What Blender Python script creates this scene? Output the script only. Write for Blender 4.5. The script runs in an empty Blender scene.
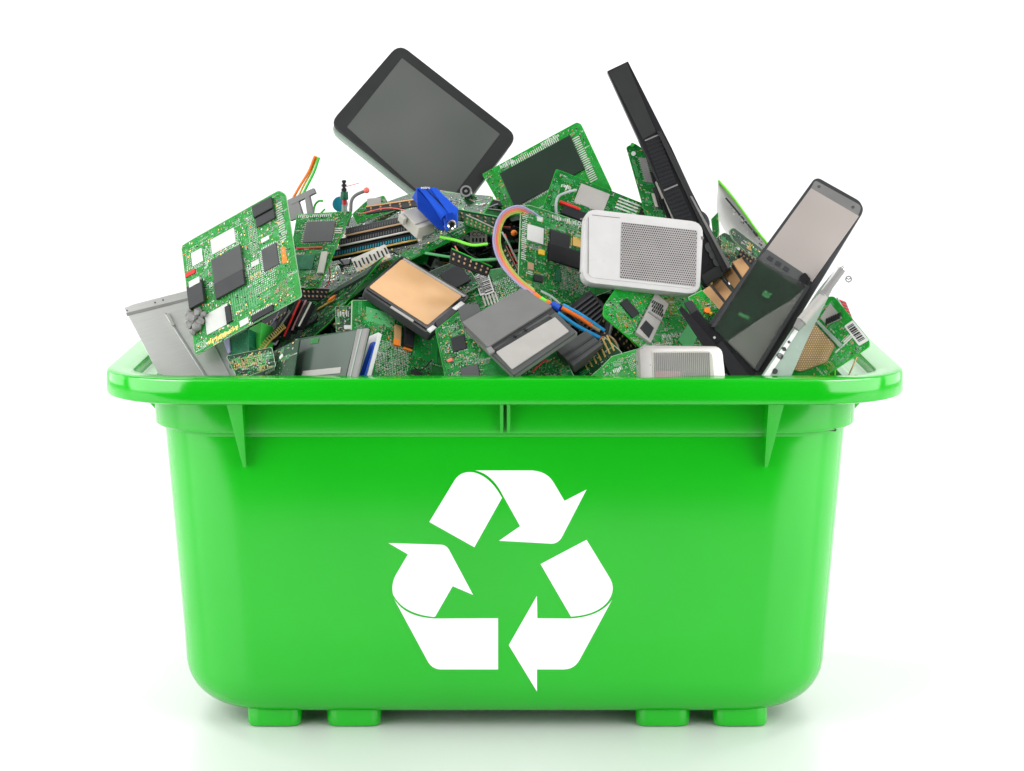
import bpy, bmesh, math, random
from mathutils import Vector, Matrix
from mathutils.geometry import intersect_line_plane, tessellate_polygon

# ------------------------------------------------------------------ basics
scene = bpy.context.scene
COL = scene.collection
D = 2.5            # camera distance to the front of the bin rim (m)
HZ = 0.7394        # camera height
HOR = 17.0         # picture row of eye level
CAM = Vector((0.0, -D, HZ))

def at(px, py, Y):
    k = (D + Y) / D
    return Vector(((px - 512) * .001 * k, Y, HZ - (py - HOR) * .001 * k))

def autoY(py):
    return .085 + (377 - py) * .0013

# ------------------------------------------------------------------ materials
MATS = {}
def new_mat(name):
    m = bpy.data.materials.new(name); m.use_nodes = True
    nt = m.node_tree; bs = nt.nodes['Principled BSDF']
    MATS[name] = m
    return m, nt, bs

def noise_mix(nt, bs, c1, c2, scale, detail=4, lo=.35, hi=.65, coord='Object', sock='Base Color'):
    tc = nt.nodes.new('ShaderNodeTexCoord'); n = nt.nodes.new('ShaderNodeTexNoise')
    n.inputs['Scale'].default_value = scale; n.inputs['Detail'].default_value = detail
    r = nt.nodes.new('ShaderNodeValToRGB')
    r.color_ramp.elements[0].position = lo; r.color_ramp.elements[1].position = hi
    r.color_ramp.elements[0].color = (*c1, 1); r.color_ramp.elements[1].color = (*c2, 1)
    nt.links.new(tc.outputs[coord], n.inputs['Vector']); nt.links.new(n.outputs['Fac'], r.inputs['Fac'])
    if sock: nt.links.new(r.outputs['Color'], bs.inputs[sock])
    return tc, n, r

def bump(nt, bs, src, strength=.2, dist=.0005):
    b = nt.nodes.new('ShaderNodeBump'); b.inputs['Strength'].default_value = strength
    b.inputs['Distance'].default_value = dist
    nt.links.new(src, b.inputs['Height']); nt.links.new(b.outputs['Normal'], bs.inputs['Normal'])

def simple(name, col, rough=.4, metal=0, var=.05, scale=40, spec=.22, bmp=0, coat=0):
    m, nt, bs = new_mat(name)
    c1 = tuple(max(0, c * (1 - var)) for c in col); c2 = tuple(min(1, c * (1 + var)) for c in col)
    tc, n, r = noise_mix(nt, bs, c1, c2, scale)
    bs.inputs['Metallic'].default_value = metal
    bs.inputs['Specular IOR Level'].default_value = spec
    bs.inputs['Coat Weight'].default_value = coat
    mr = nt.nodes.new('ShaderNodeMapRange')
    mr.inputs['To Min'].default_value = max(.03, rough - .08); mr.inputs['To Max'].default_value = rough + .08
    n2 = nt.nodes.new('ShaderNodeTexNoise'); n2.inputs['Scale'].default_value = scale * 2.3
    nt.links.new(tc.outputs['Object'], n2.inputs['Vector'])
    nt.links.new(n2.outputs['Fac'], mr.inputs['Value']); nt.links.new(mr.outputs['Result'], bs.inputs['Roughness'])
    if bmp: bump(nt, bs, n2.outputs['Fac'], bmp, .0003)
    return m

def pcb_mat(name, base, light, scale=260):
    """solder-mask green with etched copper tracks showing through"""
    m, nt, bs = new_mat(name)
    N, L = nt.nodes, nt.links
    tc = N.new('ShaderNodeTexCoord')
    br = N.new('ShaderNodeTexBrick'); br.inputs['Scale'].default_value = scale
    br.inputs['Mortar Size'].default_value = .035; br.offset = .37; br.squash = 1.7; br.squash_frequency = 3
    br.inputs['Color1'].default_value = (*base, 1)
    br.inputs['Color2'].default_value = (*[c * .72 for c in base], 1)
    br.inputs['Mortar'].default_value = (*light, 1)
    L.new(tc.outputs['Object'], br.inputs['Vector'])
    nz = N.new('ShaderNodeTexNoise'); nz.inputs['Scale'].default_value = 70; nz.inputs['Detail'].default_value = 5
    L.new(tc.outputs['Object'], nz.inputs['Vector'])
    cr = N.new('ShaderNodeValToRGB'); cr.color_ramp.elements[0].position = .45; cr.color_ramp.elements[1].position = .58
    L.new(nz.outputs['Fac'], cr.inputs['Fac'])
    mx = N.new('ShaderNodeMix'); mx.data_type = 'RGBA'
    mx.inputs[6].default_value = (*base, 1)
    L.new(cr.outputs['Color'], mx.inputs[0]); L.new(br.outputs['Color'], mx.inputs[7])
    vo = N.new('ShaderNodeTexVoronoi'); vo.inputs['Scale'].default_value = scale * 1.9
    L.new(tc.outputs['Object'], vo.inputs['Vector'])
    vr = N.new('ShaderNodeValToRGB'); vr.color_ramp.elements[0].position = .14; vr.color_ramp.elements[1].position = .2
    vr.color_ramp.elements[0].color = (1, 1, 1, 1); vr.color_ramp.elements[1].color = (0, 0, 0, 1)
    L.new(vo.outputs['Distance'], vr.inputs['Fac'])
    m2 = N.new('ShaderNodeMix'); m2.data_type = 'RGBA'; m2.inputs[7].default_value = tuple(min(1, c * 1.25) for c in light) + (1,)
    L.new(vr.outputs['Color'], m2.inputs[0]); L.new(mx.outputs[2], m2.inputs[6])
    L.new(m2.outputs[2], bs.inputs['Base Color'])
    bs.inputs['Roughness'].default_value = .26; bs.inputs['Specular IOR Level'].default_value = .28
    bump(nt, bs, br.outputs['Fac'], .25, .0002)
    return m

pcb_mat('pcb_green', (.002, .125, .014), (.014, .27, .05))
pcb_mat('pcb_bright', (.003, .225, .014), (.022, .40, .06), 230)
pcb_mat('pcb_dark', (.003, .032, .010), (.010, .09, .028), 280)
pcb_mat('pcb_teal', (.006, .09, .04), (.03, .22, .10), 300)
simple('pcb_edge', (.30, .45, .28), .45)
simple('edge_green', (.03, .40, .04), .35)
simple('solder', (.42, .44, .42), .3, .6)
simple('silk', (.52, .56, .50), .5)
simple('trace', (.012, .30, .05), .3)
simple('trace_pale', (.09, .38, .14), .35)
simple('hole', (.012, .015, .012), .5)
simple('gold', (.62, .40, .12), .3, .8)
simple('tan_part', (.38, .25, .14), .45)
simple('orange_part', (.85, .22, .03), .4)
simple('chip', (.022, .023, .025), .42, bmp=.15)
simple('chip_grey', (.075, .078, .078), .45, bmp=.1)
simple('grey_plastic', (.155, .155, .15), .42, bmp=.12)
simple('mid_grey', (.21, .205, .20), .42)
simple('light_grey', (.36, .345, .325), .4)
simple('dark_grey', (.04, .041, .043), .38, bmp=.1)
simple('black_plastic', (.016, .016, .018), .3, bmp=.1)
simple('white_plastic', (.66, .655, .65), .32, var=.03)
simple('sticker', (.60, .60, .58), .5, var=.04)
simple('off_white', (.46, .445, .40), .4, var=.06)
simple('pale_green', (.28, .35, .30), .25)
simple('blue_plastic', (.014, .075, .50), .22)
simple('bezel', (.028, .029, .029), .4, spec=.2)
simple('case_white', (.53, .52, .515), .3, var=.03)
simple('grille_grey', (.33, .31, .305), .35, .25)
simple('silver_case', (.42, .405, .385), .3, .55)
simple('blue_shaded', (.006, .035, .28), .2)  # shaded copy of blue_plastic, side shading put into the colour
simple('olive_wire', (.30, .42, .10), .4)
simple('amber_wire', (.55, .34, .05), .4)
simple('sand', (.80, .62, .30), .4)
simple('sky_blue', (.03, .30, .62), .3)
simple('teal_plastic', (.01, .22, .30), .35)
simple('red_plastic', (.62, .03, .03), .35)
simple('coral', (.75, .16, .12), .4)
simple('orange_wire', (.80, .16, .02), .35)
simple('yellow_wire', (.75, .48, .04), .35)
simple('green_wire', (.05, .45, .06), .35)
simple('lime_wire', (.20, .75, .06), .35)
simple('lavender_wire', (.33, .31, .50), .35)
simple('pink_wire', (.50, .26, .29), .35)
simple('grey_wire', (.34, .38, .38), .35)
simple('black_wire', (.015, .015, .015), .35)
simple('copper_tan', (.58, .33, .15), .35, .35)
simple('kraft_tan', (.62, .37, .18), .42, var=.05, scale=25)
simple('steel', (.42, .43, .42), .32, .9)
simple('chrome', (.7, .7, .7), .15, 1)

# brushed metal
m, nt, bs = new_mat('brushed')
tc, n, r = noise_mix(nt, bs, (.55, .55, .53), (.61, .61, .59), 30)
mp = nt.nodes.new('ShaderNodeMapping'); mp.inputs['Scale'].default_value = (1, 60, 1)
nt.links.new(tc.outputs['Object'], mp.inputs['Vector']); nt.links.new(mp.outputs['Vector'], n.inputs['Vector'])
bs.inputs['Metallic'].default_value = .75; bs.inputs['Roughness'].default_value = .36
# screens: dark glass
def glass_mat(name, c1, c2, rough, scale=9, coat=.3):
    m, nt, bs = new_mat(name)
    noise_mix(nt, bs, c1, c2, scale, 1, .3, .7)
    bs.inputs['Roughness'].default_value = rough; bs.inputs['Specular IOR Level'].default_value = .3; bs.inputs['Coat Weight'].default_value = coat
    bs.inputs['Coat Roughness'].default_value = .08
glass_mat('tablet_screen', (.072, .080, .073), (.098, .104, .096), .4)
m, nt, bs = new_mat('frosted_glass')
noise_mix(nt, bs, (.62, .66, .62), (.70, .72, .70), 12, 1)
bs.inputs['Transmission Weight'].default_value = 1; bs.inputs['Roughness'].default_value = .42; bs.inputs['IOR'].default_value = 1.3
m, nt, bs = new_mat('smoke_tint')
noise_mix(nt, bs, (.30, .36, .32), (.42, .48, .44), 12, 1)
bs.inputs['Transmission Weight'].default_value = 1; bs.inputs['Roughness'].default_value = .22; bs.inputs['IOR'].default_value = 1.3
glass_mat('lcd', (.010, .022, .014), (.014, .032, .02), .3, 9, 0)
glass_mat('phone_screen', (.30, .27, .25), (.38, .34, .32), .22)
glass_mat('smoke_glass', (.035, .055, .042), (.07, .10, .08), .2, 14, 0)
glass_mat('green_glass', (.02, .12, .05), (.20, .22, .17), .14, 22, .6)

# bin plastic
m, nt, bs = new_mat('bin_green')
tc, n, r = noise_mix(nt, bs, (.002, .375, .004), (.003, .40, .005), 6, 2)
bs.inputs['Roughness'].default_value = .15; bs.inputs['IOR'].default_value = 1.5; bs.inputs['Specular IOR Level'].default_value = .68
n2 = nt.nodes.new('ShaderNodeTexNoise'); n2.inputs['Scale'].default_value = 900
nt.links.new(tc.outputs['Object'], n2.inputs['Vector']); bump(nt, bs, n2.outputs['Fac'], .04, .0002)
simple('bin_print', (.86, .86, .86), .38, var=.015)

# studio floor
m, nt, bs = new_mat('studio_white')
tc, n, r = noise_mix(nt, bs, (.65, .65, .65), (.67, .67, .67), 3, 2)
bs.inputs['Roughness'].default_value = .34; bs.inputs['IOR'].default_value = 1.5

def M(n): return MATS[n]

# ------------------------------------------------------------------ object helpers
def put(name, bm, mats, parent=None, smooth=False, mw=None):
    me = bpy.data.meshes.new(name)
    bmesh.ops.recalc_face_normals(bm, faces=bm.faces[:]) if smooth != 'keep' else None
    bm.to_mesh(me); bm.free()
    if isinstance(mats, str): mats = [mats]
    for k in mats: me.materials.append(M(k))
    if smooth is True:
        me.polygons.foreach_set('use_smooth', [True] * len(me.polygons))
        me.set_sharp_from_angle(angle=math.radians(38))
    o = bpy.data.objects.new(name, me); COL.objects.link(o)
    if parent: o.parent = parent
    return o

def tag(o, label, cat, group=None, kind=None):
    if label: o['label'] = label
    if cat: o['category'] = cat
    if group: o['group'] = group
    if kind: o['kind'] = kind
    return o

def prism_bm(bm, pts, z0, z1, mi=0, bev=0):
    """extruded polygon; pts are (x, y) in order"""
    t = bmesh.new()
    lo = [t.verts.new((x, y, z0)) for x, y in pts]; hi = [t.verts.new((x, y, z1)) for x, y in pts]
    n = len(pts)
    area = sum(pts[i][0] * pts[(i + 1) % n][1] - pts[(i + 1) % n][0] * pts[i][1] for i in range(n))
    turn = [(pts[(i + 1) % n][0] - pts[i][0]) * (pts[(i + 2) % n][1] - pts[(i + 1) % n][1]) - (pts[(i + 1) % n][1] - pts[i][1]) * (pts[(i + 2) % n][0] - pts[(i + 1) % n][0]) for i in range(n)]
    convex = all(k * area >= -1e-12 for k in turn)
    if convex: t.faces.new(lo[::-1]); t.faces.new(hi)
    else: tess(t, lo); tess(t, hi); bev = 0
    for i in range(n): t.faces.new((lo[i], lo[(i + 1) % n], hi[(i + 1) % n], hi[i]))
    if bev:
        bmesh.ops.recalc_face_normals(t, faces=t.faces[:])
        try: bmesh.ops.bevel(t, geom=t.edges[:], offset=bev, segments=2, profile=.6, affect='EDGES', clamp_overlap=True)
        except Exception: pass
    merge(bm, t, mi)

def tess(bm, verts, mi=0):
    for tri in tessellate_polygon([[v.co for v in verts]]):
        try: f = bm.faces.new([verts[i] for i in tri]); f.material_index = mi
        except ValueError: pass

def merge(bm, t, mi=0):
    vm = {v: bm.verts.new(v.co) for v in t.verts}
    for f in t.faces:
        try: g = bm.faces.new([vm[v] for v in f.verts]); g.material_index = mi
        except ValueError: pass
    t.free()

def quad_bm(bm, pts, z, mi):
    f = bm.faces.new([bm.verts.new((x, y, z)) for x, y in pts]); f.material_index = mi

def tube_bm(bm, pts, r, mi=0, n=8, cap=True):
    pts = [Vector(p) for p in pts]; rs = r if isinstance(r, (list, tuple)) else [r] * len(pts)
    prev = None; rings = []
    up = Vector((0, -1, .3)).normalized()
    for i, p in enumerate(pts):
        d = (pts[min(i + 1, len(pts) - 1)] - pts[max(i - 1, 0)]).normalized()
        a = d.cross(up)
        if a.length < .05: a = d.cross(Vector((1, 0, 0)))
        a.normalize()
        if prev is not None and a.dot(prev) < 0: a = -a
        prev = a; b = d.cross(a)
        rings.append([bm.verts.new(p + rs[i] * (math.cos(2 * math.pi * k / n) * a + math.sin(2 * math.pi * k / n) * b)) for k in range(n)])
    for i in range(len(rings) - 1):
        for k in range(n):
            f = bm.faces.new((rings[i][k], rings[i][(k + 1) % n], rings[i + 1][(k + 1) % n], rings[i + 1][k])); f.material_index = mi
    if cap:
        for q in (rings[0], rings[-1]):
            f = bm.faces.new(q); f.material_index = mi

def spline(pts, sub=8):
    """Catmull-Rom through the points"""
    P = [Vector(p) for p in pts]; P = [2 * P[0] - P[1]] + P + [2 * P[-1] - P[-2]]
    out = []
    for i in range(1, len(P) - 2):
        for k in range(sub):
            t = k / sub
            out.append(.5 * ((2 * P[i]) + (-P[i - 1] + P[i + 1]) * t + (2 * P[i - 1] - 5 * P[i] + 4 * P[i + 1] - P[i + 2]) * t * t
                             + (-P[i - 1] + 3 * P[i] - 3 * P[i + 1] + P[i + 2]) * t ** 3))
    out.append(P[-2]); return out

def roundpoly(pts, r, n=5):
    out = []; N = len(pts); rr = r if isinstance(r, (list, tuple)) else [r] * N
    for i in range(N):
        p = Vector(pts[i]).to_2d(); a = Vector(pts[i - 1]).to_2d(); b = Vector(pts[(i + 1) % N]).to_2d()
        if rr[i] <= 0: out.append(tuple(p)); continue
        da = (a - p); db = (b - p); q = min(rr[i], da.length * .45, db.length * .45)
        A = p + da.normalized() * q; B = p + db.normalized() * q
        for k in range(n + 1):
            t = k / n
            c = (1 - t) ** 2 * A + 2 * t * (1 - t) * p + t * t * B
            out.append((c.x, c.y))
    return out

def inside(x, y, poly):
    c = False; j = len(poly) - 1
    for i in range(len(poly)):
        xi, yi = poly[i]; xj, yj = poly[j]
        if (yi > y) != (yj > y) and x < (xj - xi) * (y - yi) / (yj - yi) + xi: c = not c
        j = i
    return c

class Flat:
    """a flat thing lying on a real plane; p0 p1 p3 are three corners, u = p1-p0, v = p3-p0"""
    def __init__(s, name, label, cat, p0, p1, p3, layer=0, lean=.8, Y=None, gx=None, group=None, dz=0):
        s.p0 = Vector(p0).to_2d(); s.u = Vector(p1).to_2d() - s.p0; s.v = Vector(p3).to_2d() - s.p0
        c = s.p0 + (s.u + s.v) / 2; s.c = c
        Yc = (autoY(c.y) if Y is None else Y) - layer * .012
        gy = -lean
        if gx is None:
            ux, uy, vx, vy = s.u.x, s.u.y, s.v.x, s.v.y
            f = lambda g: abs((ux * vx + uy * vy) + (g * ux + gy * uy) * (g * vx + gy * vy)) / (s.u.length * s.v.length) + .18 * abs(g)
            gx = min((g / 50 for g in range(-45, 46)), key=f)
        Yf = lambda p: Yc + (gx * (p[0] - c.x) + gy * (p[1] - c.y)) * .001
        A0, A1, A3 = [at(p[0], p[1], Yf(p)) for p in (s.p0, s.p0 + s.u, s.p0 + s.v)]
        X = (A1 - A0).normalized(); N = X.cross(A3 - A0).normalized()
        if N.y > 0: N = -N
        Ya = N.cross(X)
        low = min((A0, A1, A3, A1 + A3 - A0), key=lambda q: q.z)
        s.O = low; s.X, s.Yv, s.N = X, Ya, N
        s.Lu, s.Lv = (A1 - A0).length, (A3 - A0).length
        R = Matrix((X, Ya, N)).transposed()
        s.root = bpy.data.objects.new(name, None); COL.objects.link(s.root)
        s.root.empty_display_size = .02
        s.root.matrix_world = Matrix.Translation(low) @ R.to_4x4()
        tag(s.root, label, cat, group)
    def loc(s, px, py, h=0):
        q = at(px, py, 0)
        P = intersect_line_plane(CAM, q, s.O + s.N * h, s.N)
        d = P - s.O
        return (d.dot(s.X), d.dot(s.Yv))
    def st(s, a, b): return s.p0 + a * s.u + b * s.v
    def rect(s, cx, cy, wu, wv):
        U = s.u.normalized() * wu / 2; V = s.v.normalized() * wv / 2; c = Vector((cx, cy))
        return [tuple(c - U - V), tuple(c + U - V), tuple(c + U + V), tuple(c - U + V)]
    def quad(s): return [tuple(s.st(0, 0)), tuple(s.st(1, 0)), tuple(s.st(1, 1)), tuple(s.st(0, 1))]
    def part(s, name, poly, h0, h1, mat, bev=.0004, label=None, parent=None, rnd=0, smooth=False):
        if rnd: poly = roundpoly(poly, rnd)
        bm = bmesh.new(); prism_bm(bm, [s.loc(x, y, h1) for x, y in poly], h0, h1, 0, bev)
        o = put(name, bm, mat, parent or s.root, smooth)
        if label: o['label'] = label
        return o
    def multi(s, name, polys, h0, h1, mat, bev=0, label=None, parent=None):
        bm = bmesh.new()
        for poly in polys: prism_bm(bm, [s.loc(x, y, h1) for x, y in poly], h0, h1, 0, bev)
        o = put(name, bm, mat, parent or s.root)
        if label: o['label'] = label
        return o
    def disc(s, name, cx, cy, r, h0, h1, mat, n=16, parent=None, inner=0, bev=.0002, label=None):
        x, y = s.loc(cx, cy, h1); r *= .001
        bm = bmesh.new()
        if inner:
            inner *= .001; R = []
            for (rad, z) in ((r, h0), (r, h1), (inner, h1), (inner, h0)):
                R.append([bm.verts.new((x + rad * math.cos(2 * math.pi * k / n), y + rad * math.sin(2 * math.pi * k / n), z)) for k in range(n)])
            for i in range(3):
                for k in range(n): bm.faces.new((R[i][k], R[i][(k + 1) % n], R[i + 1][(k + 1) % n], R[i + 1][k]))
        else:
            prism_bm(bm, [(x + r * math.cos(2 * math.pi * k / n), y + r * math.sin(2 * math.pi * k / n)) for k in range(n)], h0, h1, 0, bev)
        o = put(name, bm, mat, parent or s.root)
        if label: o['label'] = label
        return o

SLOTS = ['pcb_green', 'pcb_edge', 'solder', 'silk', 'trace', 'hole', 'gold', 'tan_part', 'orange_part', 'trace_pale', 'chip', 'light_grey']
def pcb(name, label, cat, p0, p1, p3, layer=0, lean=.8, seed=1, green='pcb_green', outline=None, rnd=2, chips=(), zones=(),
        dens=1.0, edge='pcb_edge', Y=None, gx=None, thick=.0016, group=None):
    """a printed circuit board: slab with its etched and soldered pattern, and the chips it carries as parts"""
    rd = random.Random(seed)
    T = Flat(name, label, cat, p0, p1, p3, layer, lean, Y, gx, group)
    out = outline or T.quad()
    if rnd: out = roundpoly(out, rnd, 3)
    bm = bmesh.new()
    pts = [T.loc(x, y, 0) for x, y in out]
    prism_bm(bm, pts, -thick, 0, 1, 0)
    bm.faces.ensure_lookup_table()
    # front face in solder mask: slightly proud sheet inset from the edge
    c = Vector((sum(p[0] for p in pts) / len(pts), sum(p[1] for p in pts) / len(pts)))
    ins = [tuple(c + (Vector(p) - c) * (1 - .0007 / max(.004, (Vector(p) - c).length))) for p in pts]
    t = bmesh.new(); tess(t, [t.verts.new((x, y, .00012)) for x, y in ins]); merge(bm, t, 0)
    t = bmesh.new(); tess(t, [t.verts.new((x, y, -thick - .00012)) for x, y in ins][::-1]); merge(bm, t, 0)
    wu, wv = T.Lu, T.Lv
    def P(a, b): return T.loc(*T.st(a, b), 0)
    def ok(a, b): q = T.st(a, b); return inside(q.x, q.y, out)
    keep_out = [T.rect(c[1], c[2], c[3] + 1, c[4] + 1) for c in chips if c[3] * c[4] > 30]
    def cell(a, b, w, h, z0, z1, mi):      # w h in metres along u, v
        q_ = T.st(a, b)
        if any(inside(q_.x, q_.y, k) for k in keep_out): return
        da, db = w / wu / 2, h / wv / 2
        if not (ok(a - da, b - db) and ok(a + da, b + db) and ok(a + da, b - db) and ok(a - da, b + db)): return
        q = [P(a - da, b - db), P(a + da, b - db), P(a + da, b + db), P(a - da, b + db)]
        if z0 is None: quad_bm(bm, q, z1, mi)
        else: prism_bm(bm, q, z0, z1, mi)
    area = wu * wv * 1e6                   # mm2
    mm = .001
    # buses of parallel tracks
    for _ in range(int(area / 330 * dens) + 1):
        a, b = rd.random(), rd.random(); k = rd.randint(3, 7); vert = rd.random() < .5
        ln = rd.uniform(6, 26) * mm; pitch = rd.uniform(1.0, 1.5) * mm; mi = rd.choice((4, 9, 9, 4))
        for i in range(k):
            if vert: cell(a + i * pitch / wu, b, .5 * mm, ln * rd.uniform(.8, 1), None, .00020, mi)
            else: cell(a, b + i * pitch / wv, ln * rd.uniform(.8, 1), .5 * mm, None, .00024, mi)
    # blocks of pads
    for _ in range(int(area / 420 * dens) + 1):
        a, b = rd.random(), rd.random(); nx, ny = rd.randint(4, 11), rd.randint(2, 6); p = rd.uniform(1.2, 1.7) * mm
        mi = rd.choice((2, 9, 2, 9, 6, 4))
        for i in range(nx):
            for j in range(ny):
                if rd.random() < .86: cell(a + i * p / wu, b + j * p / wv, .75 * mm, .75 * mm, None, .00030, mi)
    # scattered surface-mount bits
    for _ in range(int(area / 24 * dens)):
        a, b = rd.random(), rd.random(); w, h = rd.choice(((1.0, 2.0), (2.0, 1.0), (.8, 1.4), (1.4, .8), (1.5, 1.5)))
        mi = rd.choice((7, 10, 10, 4, 9, 11, 7, 9, 6, 2, 4)) if rd.random() < .985 else 8
        cell(a, b, w * mm, h * mm, 0, rd.uniform(.4, 1.1) * mm, mi)
        if mi in (7, 10, 11):
            if w > h: cell(a - (w * .5 + .2) * mm / wu, b, .4 * mm, h * mm, 0, .0005, 2); cell(a + (w * .5 + .2) * mm / wu, b, .4 * mm, h * mm, 0, .0005, 2)
            else: cell(a, b - (h * .5 + .2) * mm / wv, w * mm, .4 * mm, 0, .0005, 2); cell(a, b + (h * .5 + .2) * mm / wv, w * mm, .4 * mm, 0, .0005, 2)
    # rows of silk-screen dashes
    for _ in range(int(area / 500 * dens) + 1):
        a, b = rd.random(), rd.random(); n = rd.randint(4, 10)
        for i in range(n):
            cell(a + i * 1.5 * mm / wu, b, rd.uniform(.3, 1.1) * mm, rd.uniform(.4, 1.9) * mm, None, .00035, 3)
    # small vias
    for _ in range(int(area / 20 * dens)):
        cell(rd.random(), rd.random(), .55 * mm, .55 * mm, None, .00040, rd.choice((2, 9, 5, 3)))
    # asked-for zones: (kind, cx, cy, wu_px, wv_px)
    for z in zones:
        kind, cx, cy, zw, zh = z[:5]
        # picture centre -> s,t
        d = Vector((cx, cy)) - T.p0; det = T.u.x * T.v.y - T.u.y * T.v.x
        a0 = (d.x * T.v.y - d.y * T.v.x) / det; b0 = (T.u.x * d.y - T.u.y * d.x) / det
        fa, fb = zw / T.u.length, zh / T.v.length
        pa, pb = wu / T.u.length, wv / T.v.length   # metres per px along u, v
        if kind == 'dots':
            mi = z[5] if len(z) > 5 else 2; st = z[6] if len(z) > 6 else 1.7
            for i in range(int(zw / st)):
                for j in range(int(zh / st)):
                    if rd.random() < .9: cell(a0 - fa / 2 + (i + .5) * st / T.u.length, b0 - fb / 2 + (j + .5) * st / T.v.length, .85 * pa, .85 * pb, None, .00046, mi)
        if kind in ('rows', 'cols'):
            mi = z[5] if len(z) > 5 else 3; st = z[6] if len(z) > 6 else 2.0
            if kind == 'rows':
                for j in range(int(zh / st)): cell(a0, b0 - fb / 2 + (j + .5) * st / T.v.length, zw * pa, st * .45 * pb, None, .00050, mi)
            else:
                for i in range(int(zw / st)): cell(a0 - fa / 2 + (i + .5) * st / T.u.length, b0, st * .45 * pa, zh * pb, None, .00050, mi)
        if kind == 'patch': cell(a0, b0, zw * pa, zh * pb, None, .00043, z[5])
        if kind == 'glyphs':
            mi = z[5] if len(z) > 5 else 3
            x = 0
            while x < zw:
                w = rd.uniform(.5, 1.6)
                cell(a0 - fa / 2 + (x + w / 2) / T.u.length, b0 + rd.uniform(-.15, .15) * fb, w * pa, zh * rd.uniform(.4, 1) * pb, None, .00054, mi); x += w + rd.uniform(.4, .9)
    sl = list(SLOTS); sl[0] = green; sl[1] = edge
    # chips and connectors as parts: (name, cx, cy, wu_px, wv_px, height_mm, mat[, pins][, label])
    for ch in chips:
        nm, cx, cy, w, h, hh, mt = ch[:7]; pins = ch[7] if len(ch) > 7 else ''
        lab = ch[8] if len(ch) > 8 else None
        q = T.rect(cx, cy, w, h)
        T.part(nm, q, 0.0001, hh * mm, mt, bev=min(.0004, hh * .0002), label=lab)
        if pins:
            U = T.u.normalized(); V = T.v.normalized(); c = Vector((cx, cy))
            def pin(p, d1, d2):
                poly = [tuple(p - d1 - d2), tuple(p + d1 - d2), tuple(p + d1 + d2), tuple(p - d1 + d2)]
                if all(inside(x, y, out) for x, y in poly): prism_bm(bm, [T.loc(x, y, .0006) for x, y in poly], .0001, .0006, 2)
            if 'v' in pins:
                k = max(2, int(h / 1.8))
                for i in range(k):
                    o = V * ((i + .5) / k - .5) * h
                    for sg in (-1, 1): pin(c + o + U * sg * (w / 2 + .8), U * .9, V * .38)
            if 'u' in pins:
                k = max(2, int(w / 1.8))
                for i in range(k):
                    o = U * ((i + .5) / k - .5) * w
                    for sg in (-1, 1): pin(c + o + V * sg * (h / 2 + .8), U * .38, V * .9)
    put('board', bm, sl, T.root, 'keep')
    return T

def barcode(T, cx, cy, w, h, seed=0, horizontal=True, h0=.0022, parent=None, name='barcode', digits=False, border=1.2, height=None):
    """a white sticker with black bars, printed as thin raised bars"""
    rd = random.Random(seed)
    st = T.part('sticker', T.rect(cx, cy, w + border * 2, h + border * 2), h0 - .0003, h0, 'sticker', bev=0, parent=parent)
    U = T.u.normalized(); V = T.v.normalized()
    if not horizontal: U, V = V, U; w, h = h, w
    polys = []; x = -w / 2
    while x < w / 2 - .6:
        b = rd.choice((.5, .8, 1.3, .6)); c = Vector((cx, cy)) + U * (x + b / 2); hh = h * (.5 if not digits else .38)
        polys.append([tuple(c - U * b / 2 - V * hh), tuple(c + U * b / 2 - V * hh), tuple(c + U * b / 2 + V * hh), tuple(c - U * b / 2 + V * hh)])
        x += b + rd.choice((.5, .7, 1.0))
    # flat prints: drop winding worries by making thin prisms
    T.multi(name, polys, h0 + .00002, h0 + .00012, 'hole', parent=st)
    return st

def line_thing(name, label, cat, group=None, loc=(0, 0, 0)):
    o = bpy.data.objects.new(name, None); COL.objects.link(o); o.location = loc; o.empty_display_size = .02
    return tag(o, label, cat, group)

def wire(name, pts, r, mat, root=None, sub=8, label=None, n=8):
    """pts (px, py, Y)"""
    W = spline([at(*p) for p in pts], sub)
    o0 = root.location.copy() if root else W[0].copy()
    bm = bmesh.new(); tube_bm(bm, [w - o0 for w in W], r * .001, 0, n)
    o = put(name, bm, mat, root, True)
    if not root: o.location = o0
    if label: o['label'] = label
    return o
# ------------------------------------------------------------------ studio sheet
def sheet():
    bm = bmesh.new(); prof = [(-.58, -.03), (-.58, 0.0), (2.4, 0.0)]
    R = 1.1
    for k in range(1, 13):
        a = math.pi / 2 * k / 12; prof.append((2.4 + R * math.sin(a), R - R * math.cos(a)))
    prof.append((3.5, 4.2))
    L = [bm.verts.new((-3.8, y, z)) for y, z in prof]; Rr = [bm.verts.new((3.8, y, z)) for y, z in prof]
    for i in range(len(prof) - 1): bm.faces.new((L[i], Rr[i], Rr[i + 1], L[i + 1]))
    o = put('floor', bm, 'studio_white', None, True); o['kind'] = 'structure'
    o['label'] = 'seamless white studio floor sweeping up into a white background'
sheet()

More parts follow.
